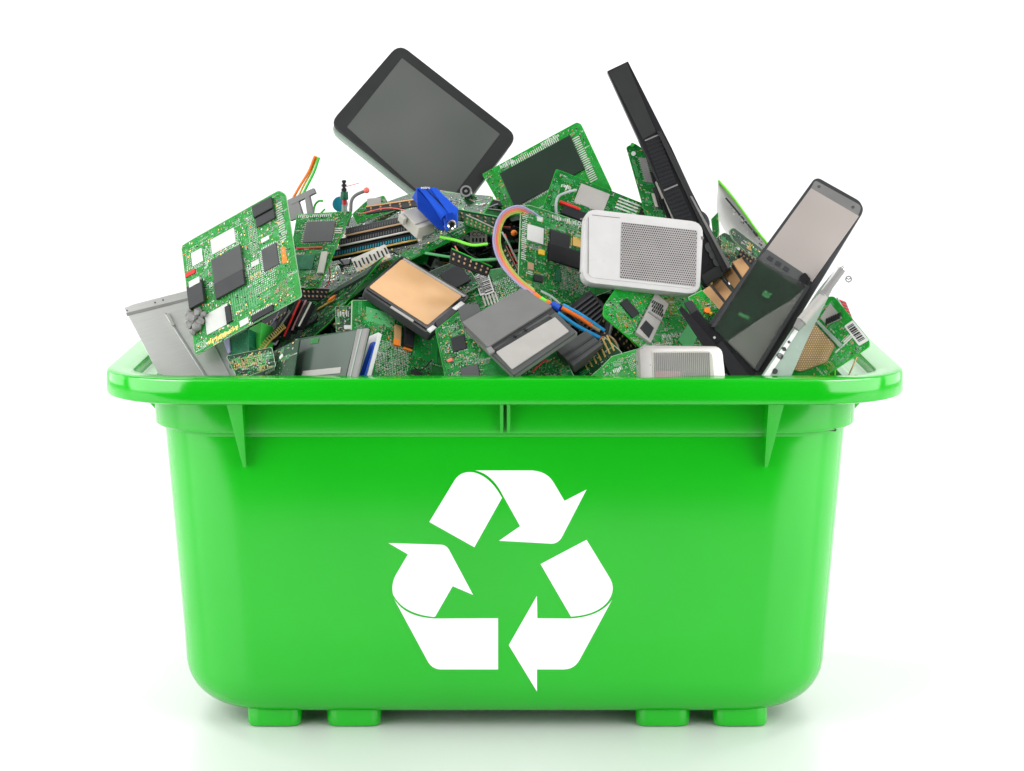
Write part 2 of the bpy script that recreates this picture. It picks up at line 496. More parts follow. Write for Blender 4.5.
# ------------------------------------------------------------------ the bin
CX, CY = -.0075, .27
binr = line_thing('recycling_bin', 'bright green plastic bin with white recycling arrows, heaped with electronic scrap', 'recycling bin', None, (CX, CY, 0))
def rr(hx, hy, r, z, n=14):
    out = []
    for (sx, sy, a0) in ((1, 1, 0), (-1, 1, 90), (-1, -1, 180), (1, -1, 270)):
        for k in range(n + 1):
            a = math.radians(a0 + 90 * k / n)
            out.append((sx * (hx - r) + r * math.cos(a), sy * (hy - r) + r * math.sin(a), z))
    return out
def loft(bm, rings, cap0=False, cap1=False):
    V = [[bm.verts.new(p) for p in r] for r in rings]; n = len(V[0])
    for i in range(len(V) - 1):
        for k in range(n): bm.faces.new((V[i][k], V[i][(k + 1) % n], V[i + 1][(k + 1) % n], V[i + 1][k]))
    if cap0: bm.faces.new(V[0][::-1])
    if cap1: bm.faces.new(V[-1])
ZB, ZT = .0168, .3130           # body bottom, underside of the collar
HXT, HYT, HXB, HYB = .3590, .208, .3345, .186
def body_at(z):
    t = (z - ZB) / (ZT - ZB); return HXB + (HXT - HXB) * t, HYB + (HYT - HYB) * t
rings = []
rb = .042
for k in range(0, 9):
    a = math.pi / 2 * k / 8; z = ZB + rb * (1 - math.cos(a)); hx, hy = body_at(z)
    ins = rb * (1 - math.sin(a)); rings.append(rr(hx - ins, hy - ins * .55, .082 - ins * .6, z))
for z in (.10, .15, .20, .25, .30): hx, hy = body_at(z); rings.append(rr(hx, hy, .084, z))
hx, hy = body_at(ZT - .002)
rings.append(rr(hx, hy, .0848, ZT - .0045)); rings.append(rr(hx + .0001, hy + .0001, .085, ZT - .0022)); rings.append(rr(hx + .0012, hy + .0012, .086, ZT - .0006))
rings.append(rr(hx + .0080, hy + .0080, .092, ZT)); rings.append(rr(hx + .0098, hy + .0098, .094, ZT + .0014))
rings.append(rr(hx + .0100, hy + .0104, .094, ZT + .004)); rings.append(rr(hx + .0115, hy + .013, .095, .3536))
rings.append(rr(hx + .0115, hy + .013, .095, .362)); rings.append(rr(hx + .004, hy + .004, .088, .362))
rings.append(rr(hx + .000, hy + .000, .084, .358))
hx2, hy2 = body_at(.06); rings.append(rr(hx2 - .006, hy2 - .006, .078, .06)); rings.append(rr(hx2 - .04, hy2 - .04, .05, .030))
bm = bmesh.new(); loft(bm, rings, True, True); put('body', bm, 'bin_green', binr, True)
# rim
RX, RY = .4130, .270
rim = [(RX - .046, RY - .05, .085, .3545), (RX - .004, RY - .004, .098, .3536), (RX - .0012, RY - .0012, .1, .3548), (RX, RY, .101, .3575),
       (RX, RY, .101, .3745), (RX - .0009, RY - .0009, .1, .3778), (RX - .003, RY - .003, .098, .3792), (RX - .006, RY - .006, .096, .3797),
       (RX - .0275, RY - .0275, .058, .3797), (RX - .0295, RY - .0295, .056, .3788), (RX - .0303, RY - .0303, .055, .3765),
       (RX - .031, RY - .031, .055, .3672), (RX - .033, RY - .033, .053, .3660), (RX - .046, RY - .0480, .045, .3655),
       (RX - .0475, RY - .050, .044, .364), (RX - .048, RY - .0505, .044, .3545)]
bm = bmesh.new(); R_ = [rr(a, b, r, z - .0028) for a, b, r, z in rim]; loft(bm, R_)
put('rim', bm, 'bin_green', binr, True)
# gussets: tapered wedges from the lip down the wall
def gusset(x, y0, nx, ny, wt, wb, z0, z1, reach_t, reach_b, side=0):
    """x,y0: point on wall top (relative to bin); (nx,ny) outward"""
    bm = bmesh.new(); N = Vector((nx, ny, 0)); T_ = Vector((-ny, nx, 0)); B = Vector((x, y0, 0))
    vs = []
    for (z, w, rch, back) in ((z1, wt, reach_t, .012), ((z0 + z1) / 2, (wt + wb) / 2, (reach_t + reach_b) / 2, .014), (z0, wb, reach_b, .022)):
        ring = []
        for (s, d) in ((-1, -back), (-1, rch), (1, rch), (1, -back)):
            p = B + T_ * (s * w / 2 + side * w / 2) + N * d; ring.append(bm.verts.new((p.x, p.y, z)))
        vs.append(ring)
    for i in range(2):
        for k in range(4): bm.faces.new((vs[i][k], vs[i][(k + 1) % 4], vs[i + 1][(k + 1) % 4], vs[i + 1][k]))
    bm.faces.new(vs[0]); bm.faces.new(vs[-1])
    bmesh.ops.recalc_face_normals(bm, faces=bm.faces[:])
    bmesh.ops.bevel(bm, geom=bm.edges[:], offset=.0008, segments=2, profile=.6, affect='EDGES')
    put('gusset', bm, 'bin_green', binr, True)
yb = -(HYT + .013)
for X, sd in ((-.2640, -1), (.2655, 1)): gusset(X, yb, 0, -1, .0165, .0035, .279, .3530, .036, -.006, sd)
for dx in (-.0035, .0035): gusset(.0075 - .0095 + dx + .0025, yb, 0, -1, .0038, .0036, .3155, .3545, .018, .0015)
for sx in (-1, 1):
    gusset(sx * (HXT + .011), -.155 + .05, sx, 0, .012, .006, .320, .352, .030, .0005)
    gusset(sx * (HXT + .013), .12, sx, 0, .012, .006, .338, .3545, .022, .0005)
# feet
for X in (-.2405, -.1575, .1650, .2460):
    for Yy in (-.147, .147):
        bm = bmesh.new(); fr = []
        for (z, g) in ((.034, 0), (.010, -.0003), (.003, -.0007), (.0010, -.0016), (.0003, -.003)):
            fr.append([(X + p[0], Yy + p[1], z) for p in rr(.0285 + g, .021 + g, .013 + g, z, 8)])
        loft(bm, fr, True, True); put('foot', bm, 'bin_green', binr, True)
# recycling symbol, moulded print a fraction of a millimetre proud of the wall
def wallY(z):
    return CY - body_at(z)[1]
def on_wall(px, py, off):
    Y = .07
    for _ in range(6):
        p = at(px, py, Y); Y = wallY(p.z) - off
    p = at(px, py, Y); return p - Vector((CX, CY, 0))
def smooth_poly(items):
    return [(370 + x / 3.085, 450 + y / 3.085) for x, y in items]
def arc3(a, c, b, n=6): # quadratic bezier
    return [((1 - t) ** 2 * a[0] + 2 * t * (1 - t) * c[0] + t * t * b[0], (1 - t) ** 2 * a[1] + 2 * t * (1 - t) * c[1] + t * t * b[1]) for t in [k / n for k in range(n + 1)]]
A1 = [(183, 222)] + arc3((262, 92), (278, 68), (308, 68)) + arc3((320, 69), (372, 82), (407, 148), 10) + [(322, 300)]
A2 = arc3((500, 63), (545, 66), (565, 98)) + [(600, 157), (668, 122)] + arc3((594, 265), (582, 290), (558, 289)) + [(398, 280), (463, 235)] + arc3((411, 142), (378, 74), (325, 63), 10)
B1 = [(526, 352), (668, 277)] + arc3((738, 392), (756, 420), (744, 450)) + arc3((741, 456), (712, 508), (620, 514), 10)
B2 = arc3((747, 462), (712, 514), (618, 520), 10) + [(516, 519), (515, 450), (428, 602), (515, 745), (515, 677)] + arc3((598, 677), (632, 676), (648, 645))
C1 = [(57, 287)] + arc3((215, 292), (235, 291), (245, 310)) + [(318, 447), (255, 420), (201, 514)] + arc3((196, 515), (100, 505), (71, 445), 10) + arc3((70, 440), (66, 410), (80, 385)) + [(117, 322)]
C2 = arc3((72, 455), (104, 516), (200, 520), 10) + [(395, 519), (395, 677)] + arc3((218, 677), (190, 676), (176, 648))
for pair in ((A1, A2), (B1, B2), (C1, C2)):
    bm = bmesh.new()
    for poly in pair:
        P = smooth_poly(poly)
        lo = [bm.verts.new(on_wall(x, y, -.0004)) for x, y in P]; hi = [bm.verts.new(on_wall(x, y, .00035)) for x, y in P]
        n = len(P)
        for i in range(n): bm.faces.new((lo[i], lo[(i + 1) % n], hi[(i + 1) % n], hi[i]))
        tess(bm, hi)
    put('recycling_arrow', bm, 'bin_print', binr)
# ------------------------------------------------------------------ the heap underneath
def heap_z(x, y):
    """height of the tangled scrap under the big pieces"""
    prof = [(-.37, .335), (-.31, .375), (-.26, .445), (-.21, .505), (-.14, .53), (.08, .53), (.17, .51), (.23, .45), (.29, .38), (.37, .335)]
    t = prof[0][1]
    for (a, b), (c, d) in zip(prof, prof[1:]):
        if a <= x <= c: t = b + (d - b) * (x - a) / (c - a)
    if x > .37 or x < -.37: t = .335
    e = max(0, min(1, (y - .085) / .25)); e2 = max(0, min(1, (.475 - y) / .10))
    return .335 + (t - .335) * min(e, e2)
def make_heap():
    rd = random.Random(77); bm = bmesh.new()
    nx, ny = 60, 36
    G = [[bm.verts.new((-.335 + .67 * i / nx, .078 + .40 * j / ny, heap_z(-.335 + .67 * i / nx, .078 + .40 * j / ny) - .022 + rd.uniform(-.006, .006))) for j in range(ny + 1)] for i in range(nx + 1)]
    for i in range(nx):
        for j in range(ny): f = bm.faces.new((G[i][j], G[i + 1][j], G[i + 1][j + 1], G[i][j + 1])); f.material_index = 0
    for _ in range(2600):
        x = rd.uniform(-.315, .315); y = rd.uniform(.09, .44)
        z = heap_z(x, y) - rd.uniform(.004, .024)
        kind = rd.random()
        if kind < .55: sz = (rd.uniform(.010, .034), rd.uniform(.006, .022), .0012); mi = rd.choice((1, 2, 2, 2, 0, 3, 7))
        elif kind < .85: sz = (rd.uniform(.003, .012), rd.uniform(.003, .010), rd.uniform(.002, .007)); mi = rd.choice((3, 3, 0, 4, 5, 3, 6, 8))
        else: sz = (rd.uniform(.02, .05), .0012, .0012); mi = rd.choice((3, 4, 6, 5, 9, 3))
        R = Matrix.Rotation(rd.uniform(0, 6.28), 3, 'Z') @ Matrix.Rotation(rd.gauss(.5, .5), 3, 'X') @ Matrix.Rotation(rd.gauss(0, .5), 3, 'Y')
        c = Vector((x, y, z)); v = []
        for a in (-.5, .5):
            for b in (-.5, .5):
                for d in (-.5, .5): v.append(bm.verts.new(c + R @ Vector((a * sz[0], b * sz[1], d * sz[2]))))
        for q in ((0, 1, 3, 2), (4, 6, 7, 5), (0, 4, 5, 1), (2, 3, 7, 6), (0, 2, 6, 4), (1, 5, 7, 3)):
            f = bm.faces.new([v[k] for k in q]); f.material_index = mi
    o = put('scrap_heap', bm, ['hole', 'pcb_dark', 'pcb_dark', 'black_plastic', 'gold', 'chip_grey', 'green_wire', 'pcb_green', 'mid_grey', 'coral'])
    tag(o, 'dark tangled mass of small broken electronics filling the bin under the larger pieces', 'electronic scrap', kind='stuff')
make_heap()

# ------------------------------------------------------------------ left side
# big brushed panel in the left corner
T = Flat('metal_sheet', 'large brushed grey metal panel with three tiny holes, leaning in the left corner', 'panel', (124, 307), (215, 283), (176, 402), 0, .35, Y=.155)
T.part('sheet', [(124, 308), (134, 304), (224, 281), (272, 384), (166, 388)], -.003, 0, 'brushed', .0006, rnd=[0, 3, 2, 2, 2])
T.multi('hinge_strip', [[(126, 313), (216, 291), (217, 293), (127, 316)]], .0000, .0006, 'mid_grey')
for x, y in ((127, 310.5), (155, 302.5), (163, 300)): T.disc('screw_hole', x, y, .85, -.0002, .0004, 'hole', 8, bev=0)
T = Flat('metal_cover', 'thin pale metal cover with a bright folded edge, lying over the large brushed panel', 'cover', (164, 313), (205, 302), (212, 400), 1.2, .35, Y=.155)
T.part('sheet', [(164, 313), (206, 301), (256, 384), (212, 386)], -.0015, 0, 'brushed', .0004, rnd=2)
T.multi('folded_edge', [[(164, 313), (166.5, 312.4), (214, 386), (211, 387)]], 0, .002, 'steel', .0003)
T.multi('crease', [[(206, 330), (207, 329.7), (236, 385), (235, 386)]], 0, .0008, 'steel')
T.multi('clip', [[(166, 314), (169, 313), (175, 325), (172, 326)]], .001, .004, 'light_grey', .0004)

# board with grey blocks, standing out at the left
B = pcb('circuit_board', 'large bright green board with grey slabs and white patches, jutting out at far left', 'circuit board',
    (181, 246), (282, 191), (195, 355), 2.2, .35, 11, 'pcb_bright', outline=[(181, 246), (194, 238), (279, 190), (286, 194), (302, 297), (195, 356)], rnd=3, dens=1.7, Y=.15, gx=-.25,
    zones=[('dots', 222, 248, 40, 16), ('dots', 193, 258, 16, 22, 3, 1.9), ('dots', 254, 240, 11, 50, 3, 1.7), ('cols', 240, 300, 40, 26, 9, 2.6), ('dots', 262, 275, 30, 34, 2, 2.1),
           ('glyphs', 225, 334, 40, 5, 6), ('rows', 281, 222, 7, 40, 3, 2.3), ('patch', 284, 255, 5, 16, 8), ('dots', 285, 290, 10, 20, 7, 1.8)],
    chips=[('label_patch', 223, 241, 27, 15, .5, 'sticker'), ('slab', 227, 265, 33, 25, 5, 'chip_grey'), ('connector_cover', 229, 284, 33, 15, 6, 'dark_grey'),
           ('connector', 262, 207, 22, 11, 6, 'dark_grey'), ('connector', 265, 218, 21, 9, 4, 'dark_grey'),
           ('chip', 270, 257, 17, 22, 2.2, 'chip_grey', 'uv'), ('relay', 195, 294, 17, 22, 8, 'dark_grey'), ('label_patch', 194, 282, 12, 6, 8.6, 'sticker'),
           ('red_tab', 190, 273, 11, 4, 2, 'red_plastic'), ('label_patch', 217, 319, 26, 20, 1.2, 'sticker'), ('socket', 228, 314, 6, 17, 3, 'chip', 'v'),
           ('long_connector', 262, 313, 25, 6, 3.5, 'chip', 'u'), ('label_patch', 244, 322, 10, 6, .8, 'white_plastic'), ('label_patch', 197, 257, 12, 13, .6, 'white_plastic'),
           ('label_patch', 265, 239, 9, 4, .6, 'white_plastic'), ('label_patch', 255, 263, 9, 5, .6, 'sticker')])
# crumpled grey blob of glue / foam at its lower corner
bm = bmesh.new()
rd = random.Random(5)
for (x, y, r) in ((193, 318, 6), (198, 313, 5), (190, 324, 5.5), (196, 327, 5.5), (200, 321, 4.5), (189, 314, 4), (203, 314, 3.5), (193, 331, 4)):
    t = bmesh.new(); bmesh.ops.create_icosphere(t, subdivisions=2, radius=r * .001)
    q = B.loc(x, y, .004)
    for v in t.verts: v.co = v.co * (1 + rd.uniform(-.3, .3)); v.co.z *= .8; v.co += Vector((q[0], q[1], .004))
    merge(bm, t)
put('glue_lump', bm, 'mid_grey', B.root, True)

# wires sticking up behind it
g = 'loose wires and small parts on the left top of the heap'
r0 = line_thing('wire_bundle', 'bundle of red, yellow and green wires pointing up at the left of the heap', 'wires', None, at(292, 200, .27))
wire('wire', [(292, 200, .27), (300, 186, .27), (309, 171, .268), (315, 156, .265)], 1.5, 'orange_wire', r0, label='red and orange wire')
wire('wire', [(297, 200, .272), (303, 187, .272), (311, 172, .27), (317, 156.5, .267)], 1.1, 'yellow_wire', r0, label='thin yellow wire')
wire('wire', [(299, 202, .268), (306, 188, .268), (314, 172, .266), (319, 157.5, .263)], 1.5, 'green_wire', r0, label='green wire')
T = Flat('metal_bracket', 'small grey metal bracket with a square opening beside the red and green wires', 'bracket', (287, 201), (314, 189), (291, 222), 2, .3, Y=.275)
T.part('arm', [(287, 200), (313, 188), (315, 193), (291, 205)], -.002, .002, 'grey_plastic', .0005)
T.part('plate', [(287, 201), (297, 197), (303, 216), (290, 221)], -.002, .0015, 'grey_plastic', .0005)
T.part('post', [(304, 193), (308, 191), (313, 214), (307, 215)], -.002, .0018, 'grey_plastic', .0005)
r0 = line_thing('curled_wire', 'short curled green wire end beside the grey bracket', 'wire', None, at(313, 215, .27))
wire('wire', [(313, 215, .27), (315, 205, .268), (319, 201, .266), (323, 201, .265)], 1.2, 'green_wire', r0)
wire('wire', [(320, 214, .268), (323, 211, .266), (325, 209, .265)], 1, 'green_wire', r0)
T = Flat('disc_capacitor', 'small blue disc shaped component at the top left of the heap', 'capacitor', (331, 196), (349, 196), (331, 214), 0, .1, Y=.28)
T.disc('disc', 340, 204, 8.6, -.002, .002, 'teal_plastic', 22, bev=.0012)
T.multi('lead', [[(337, 211), (338, 211), (338, 222), (337, 222)], [(343, 211), (344, 211), (344, 222), (343, 222)]], -.0005, .0005, 'steel')
# stacked black plug
r0 = line_thing('audio_plug', 'small upright black and green ringed plug with a thin red pin, beside the blue disc', 'plug', None, at(344.5, 214, .265))
def turned(name, px, Y, prof, mat, root, n=16):
    bm = bmesh.new(); prev = None
    for (py, r) in prof:
        c = at(px, py, Y) - root.location
        ring = [bm.verts.new(c + Vector((r * .001 * math.cos(2 * math.pi * k / n), r * .001 * math.sin(2 * math.pi * k / n), 0))) for k in range(n)]
        if prev:
            for k in range(n): bm.faces.new((prev[k], prev[(k + 1) % n], ring[(k + 1) % n], ring[k]))
        else: bm.faces.new(ring)
        prev = ring
    bm.faces.new(prev)
    return put(name, bm, mat, root, True)
turned('ring', 344, .265, [(180, 1.2), (180.6, 2.6), (182.5, 2.6), (183, 1.6), (184, 1.6), (184.5, 2.9), (186.5, 2.9), (187, 1.7), (188, 1.8), (188.6, 3), (191, 3), (191.5, 2)], 'black_plastic', r0)
turned('sleeve', 344.3, .265, [(191.4, 3.6), (192, 4.2), (194.5, 4.2), (195, 4.4), (199.6, 4.4), (200, 3.2)], 'pcb_teal', r0)
turned('core', 344.5, .264, [(200, 2.4), (205, 2.2)], 'red_plastic', r0)
turned('base', 344.5, .265, [(204.6, 3.2), (208, 3), (216, 4)], 'pale_green', r0)
wire('pin', [(346, 186.5, .264), (352, 185, .262), (359, 183, .26)], .45, 'coral', r0)
r0 = line_thing('lever', 'bent grey lever with a round coral red tip, standing by the ringed plug', 'lever', None, at(349, 222, .25))
wire('arm', [(347, 226, .25), (350.5, 212, .25), (351.5, 201, .25), (356, 195, .25), (366, 190.5, .25)], 1.9, 'grey_plastic', r0)
bm = bmesh.new(); bmesh.ops.create_uvsphere(bm, u_segments=16, v_segments=12, radius=.0034)
for v in bm.verts: v.co += at(366.5, 190.3, .249) - r0.location
put('tip', bm, 'coral', r0, True)

# leafy green board fragments behind
for (lab, pts, lay, sd) in (('small torn green board piece with a pinkish patch, left of the blue box', [(352, 214), (366, 201), (384, 195), (390, 206), (412, 198), (414, 202), (392, 212), (356, 224)], 0, 3),
                    ):
    pcb('board_fragment', lab, 'board fragment', (352, 200), (414, 195), (352, 222), lay, .6, sd, 'pcb_bright', outline=pts, rnd=2, chips=[('metal_tab', 374, 202, 14, 8, .8, 'light_grey')], Y=.30, dens=1.5)

# board with grey square display chip, upper left
pcb('circuit_board', 'green board with a big square grey chip under the ringed plug and grey bracket', 'circuit board', (299, 214), (349, 212), (283, 290), 2.0, .9, 21, 'pcb_green',
    outline=[(297, 214), (352, 211), (345, 226), (319, 287), (284, 292)], rnd=2, dens=1.3, Y=.225, edge='edge_green',
    zones=[('rows', 334, 252, 8, 50, 3, 2.2), ('cols', 310, 216, 44, 3, 3, 2), ('patch', 305, 268, 20, 22, 5)],
    chips=[('display_chip', 319, 231.5, 29, 21, 2, 'chip_grey', 'uv'), ('red_strip', 309, 247.5, 26, 1.2, 1.6, 'red_plastic'), ('chip', 304, 262, 19, 15, 1.6, 'pcb_teal'), ('socket', 322, 262, 6, 22, 3, 'off_white')])
# board carrying the memory slots
MB = pcb('motherboard', 'wide green motherboard lying across the heap under the blue and white connectors', 'motherboard', (345, 216), (500, 190), (322, 288), 0.2, 1.3, 31, 'pcb_dark',
    outline=[(346, 216), (420, 190), (494, 196), (476, 226), (378, 268), (330, 292), (318, 290)], rnd=3, dens=1.0, Y=.255, edge='edge_green',
    zones=[('dots', 350, 268, 20, 12, 3, 2.2)], chips=[('chip', 440, 205, 20, 8, 2, 'chip'), ('chip', 345, 262, 10, 6, 2, 'chip', 'u')])
U = Vector((70, -15)).normalized()
def slot(cx, cy, ln, w, mats, lab, lay):
    q0 = (cx - U.x * ln / 2, cy - U.y * ln / 2 - w / 2); q1 = (cx + U.x * ln / 2, cy + U.y * ln / 2 - w / 2)
    T = Flat('memory_slot', lab, 'memory slot', q0, q1, (q0[0] - .5, q0[1] + w), lay, .9, Y=.235, group=None)
    T.part('housing', T.quad(), -.006, 0, mats[0], .0005)
    k = int(ln / 2.6)
    T.multi('contact_row', [T.rect(*T.st((i + .5) / k, .5), 1.1, w * .42) for i in range(k)], .0002, .0006, mats[1])
    T.multi('ridge', [T.rect(*T.st(.5, .9), ln, w * .18)], .0002, .0014, mats[2], .0002)
    T.multi('latch', [T.rect(*T.st(.985, .5), 3, w * 1.3)], -.002, .003, 'off_white', .0004)
slot(384, 224, 78, 8, ('dark_grey', 'chip_grey', 'tan_part'), 'dark slot with a reddish upper ridge, the uppermost of three on the motherboard', 1.4)
slot(380, 234, 84, 8, ('black_plastic', 'chip_grey', 'off_white'), 'black slot with a cream ridge, the middle of three on the motherboard', 1.9)
slot(376, 245, 92, 8, ('black_plastic', 'teal_plastic', 'gold'), 'black slot with a gold ridge, the lowest of three on the motherboard', 2.4)
# white pin header
T = Flat('pin_header', 'white pin header with a row of black slits below the gold ridged slot', 'connector', (351, 259), (385, 244), (357, 272), 3.6, .9, Y=.225)
T.part('housing', T.quad(), -.004, 0, 'off_white', .0006)
T.multi('slit', [T.rect(*T.st((i + .5) / 9, .45 + .1 * (i % 2)), 1.7, 6.5) for i in range(9)], .0001, .0006, 'hole')
T.multi('pin', [T.rect(*T.st((i + .8) / 9, .92), .8, 5) for i in range(8)], .0001, .0012, 'gold')
# long green edge strip running right-up to the screw
T = pcb('circuit_board', 'long narrow green board running from the white pin header up to the silver screw', 'circuit board', (330, 282), (472, 216), (336, 292), 3.0, .7, 35, 'pcb_green',
    outline=[(356, 276), (385, 260), (430, 243), (463, 226), (480, 222), (476, 228), (440, 246), (392, 268), (362, 290), (330, 318), (306, 345), (300, 342), (330, 305)], rnd=2, dens=1.6, Y=.23, edge='edge_green')
# white block connector
def brick(name, label, cat, top, down, mat, Y, lay, lean=.9, dv=(0, 0), group=None):
    """box seen from above: top = 4 px corners of its upper face, pushed away from the camera by 'down' metres"""
    T = Flat(name, label, cat, top[0], top[1], top[3], lay, lean, Y, group=group)
    return T
T = brick('power_connector', 'cream white block connector on the motherboard, left of the blue box', 'connector', [(401, 211), (416, 207), (436, 222), (419, 228)], 0, 'off_white', .235, 4, 1.3)
T.part('housing', [(401, 211), (416, 207), (436, 222), (419, 228)], -.016, 0, 'off_white', .0012)
T.multi('groove', [[(415, 224), (431, 218.5), (432, 219.3), (416, 225)]], .0001, .0004, 'mid_grey')
T.multi('latch', [[(399, 214), (402, 213), (407, 218), (404, 219)]], -.008, .001, 'off_white', .0004)
# blue box
T = Flat('blue_connector', 'glossy blue plastic box with tiny white lettering on its top edge, below the tablet', 'connector', (418, 187), (434, 187), (440, 216), 4.5, .9, Y=.235)
T.part('housing', [(417, 187), (434, 187), (457, 211), (443, 217)], -.020, 0, 'blue_plastic', .001)
T.part('cover', [(430, 187), (437, 188), (459, 209), (457, 214), (450, 214)], -.018, .002, 'blue_plastic', .0008, label='darker blue lid rail')
T.part('clip', [(446, 214), (453, 212), (454, 219), (447, 221)], -.002, .003, 'blue_shaded', .0005)
T.multi('seam', [[(426, 189), (427, 189), (449, 211), (448, 212)]], .0001, .0005, 'hole')
T2 = T
# front facet under the lid
F = Flat('blue_front', '', '', (417, 190), (443, 217), (417, 208), 4.7, .2, Y=.232)
def steal(F, T, sub):
    """hand a helper plane's parts over to another thing"""
    mw = F.root.matrix_world.copy(); inv = T.root.matrix_world.inverted()
    for ch in [o for o in bpy.data.objects if o.parent == F.root]:
        ch.parent = T.root; ch.matrix_parent_inverse = Matrix.Identity(4); ch.matrix_basis = inv @ mw @ ch.matrix_basis
    bpy.data.objects.remove(F.root)
F.part('side_wall', [(416, 188), (443, 217), (444, 231), (437, 228), (417, 208)], -.012, 0, 'blue_shaded', .0008)  # wall coloured darker than the top, shade painted in
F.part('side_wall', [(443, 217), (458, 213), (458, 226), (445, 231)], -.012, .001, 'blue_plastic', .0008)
steal(F, T, None)
def text(T, body, px, py, size, mat, h=.0006, ang=0, name='lettering', parent=None):
    cu = bpy.data.curves.new('t', 'FONT'); cu.body = body; cu.size = size * .001; cu.extrude = .0001; cu.align_x = 'CENTER'; cu.align_y = 'CENTER'
    o = bpy.data.objects.new('t', cu); COL.objects.link(o); bpy.context.view_layer.update()
    me = bpy.data.meshes.new_from_object(o.evaluated_get(bpy.context.evaluated_depsgraph_get()))
    bpy.data.objects.remove(o)
    q = bpy.data.objects.new(name, me); COL.objects.link(q); q.parent = parent or T.root
    me.materials.clear(); me.materials.append(M(mat))
    x, y = T.loc(px, py, h); sx = Vector(T.loc(px + 5, py, h)) - Vector((x, y)); a = math.atan2(sx.y, sx.x) + ang
    q.location = (x, y, h); q.rotation_euler = (0, 0, a); return q
text(T, 'estro', 425.5, 187.6, 5.2, 'white_plastic', .0008)
# screw
r0 = line_thing('screw', 'round silver screw head with a black centre on the end of the narrow green board', 'screw', None, at(452, 224.5, .160))
bm = bmesh.new()
def ringdisc(bm, c, R0, R1, d, n=20):
    rings = []
    for (r, y) in ((R1, 0), (R1, -d), (R1 * .86, -d * 1.25), (R0, -d), (R0, -d * .3)):
        rings.append([bm.verts.new((c.x + r * math.cos(2 * math.pi * k / n), c.y + y, c.z + r * math.sin(2 * math.pi * k / n))) for k in range(n)])
    for a, b in zip(rings, rings[1:]):
        for k in range(n): bm.faces.new((a[k], a[(k + 1) % n], b[(k + 1) % n], b[k]))
    bm.faces.new(rings[0]); return rings[-1]
last = ringdisc(bm, Vector((0, 0, 0)), .0028, .0052, .006); bm.faces.new(last)
put('head', bm, 'chrome', r0, True)
bm = bmesh.new(); ringdisc(bm, Vector((0, -.0025, 0)), .0010, .0026, .0012); put('socket', bm, 'hole', r0, True)
# ------------------------------------------------------------------ tablet
T = Flat('tablet', 'dark tablet with a blank screen standing on its corner atop the heap', 'tablet', (398, 48), (512, 137), (335, 124), 0, .30, Y=.36)
q = [(399, 43), (518, 136), (452, 220), (329, 124)]
T.part('back_shell', [(398, 48), (514, 141), (450, 227), (328, 130)], -.012, -.004, 'pale_green', .0022, rnd=13)
T.part('front_frame', q, -.0042, 0, 'bezel', .0016, rnd=12)
T.part('screen', [(402, 58), (500, 134), (441, 212), (347, 127)], .0001, .0004, 'tablet_screen', 0, rnd=1)
# lens barrel and dark strips under the tablet
T = Flat('camera_lens', 'small round black lens barrel at the foot of the tablet', 'lens', (458, 184), (474, 184), (458, 198), 4, .3, Y=.31)
T.disc('barrel', 466, 191, 6.5, -.012, 0, 'chrome', 22, inner=4.5); T.disc('glass', 466, 191, 4.6, -.004, -.001, 'hole', 20)
T.disc('pupil', 466, 191, 1.6, -.001, .0004, 'steel', 12)
for (lab, q, lay, m, Y) in (('dark flat strip with a pale rim running right from the lens barrel', [(440, 190), (500, 200), (503, 206), (438, 200)], 1.5, 'dark_grey', .31),
                        ('thin green board edge crossing behind the blue box toward the rainbow cable', [(456, 204), (504, 210), (500, 222), (450, 214)], 1.0, 'pcb_green', .30)):
    T = Flat('metal_strip' if m == 'dark_grey' else 'board_fragment', lab, 'strip' if m == 'dark_grey' else 'board fragment', q[0], q[1], q[3], lay, .8, Y=Y)
    T.part('plate', q, -.002, 0, m, .0004)
    T.multi('rim', [[q[0], q[1], (q[1][0], q[1][1] + 1), (q[0][0], q[0][1] + 1)]], 0, .001, 'light_grey')

# ------------------------------------------------------------------ middle dark zone
r0 = line_thing('green_strip', 'lime green curved board edge crossing the dark gap left of the rainbow cable', 'board edge', None, at(440, 238, .17))
wire('strip', [(440, 237, .18), (455, 240, .175), (472, 245, .17), (488, 244, .17)], 1.6, 'lime_wire', r0)
r0 = line_thing('green_strip', 'teal green curved strip below the lime green board edge', 'board edge', None, at(425, 255, .16))
wire('strip', [(425, 253, .17), (450, 257, .165), (475, 260, .16), (498, 259, .16)], 1.5, 'trace_pale', r0)
T = Flat('white_connector', 'small white connector with dark glyphs in the gap left of the rainbow cable', 'connector', (470, 230), (487, 230), (470, 243), 1.5, .4)
T.part('housing', T.quad(), -.008, 0, 'off_white', .001, rnd=2)
text(T, 'CCN', 478.5, 234.5, 6.5, 'hole', .0003)
T.multi('slot', [T.rect(473 + 3.6 * i, 240, 1.8, 4) for i in range(4)], .0001, .0005, 'hole')
pcb('circuit_board', 'dark board with a black square chip, between the tan panel and the barcode label', 'circuit board', (436, 276), (462, 262), (455, 302), 1.2, 1.0, 41, 'pcb_dark',
    outline=[(428, 272), (462, 258), (480, 285), (452, 300)], dens=1.2, chips=[('chip', 455, 277, 22, 20, 2.2, 'chip')])
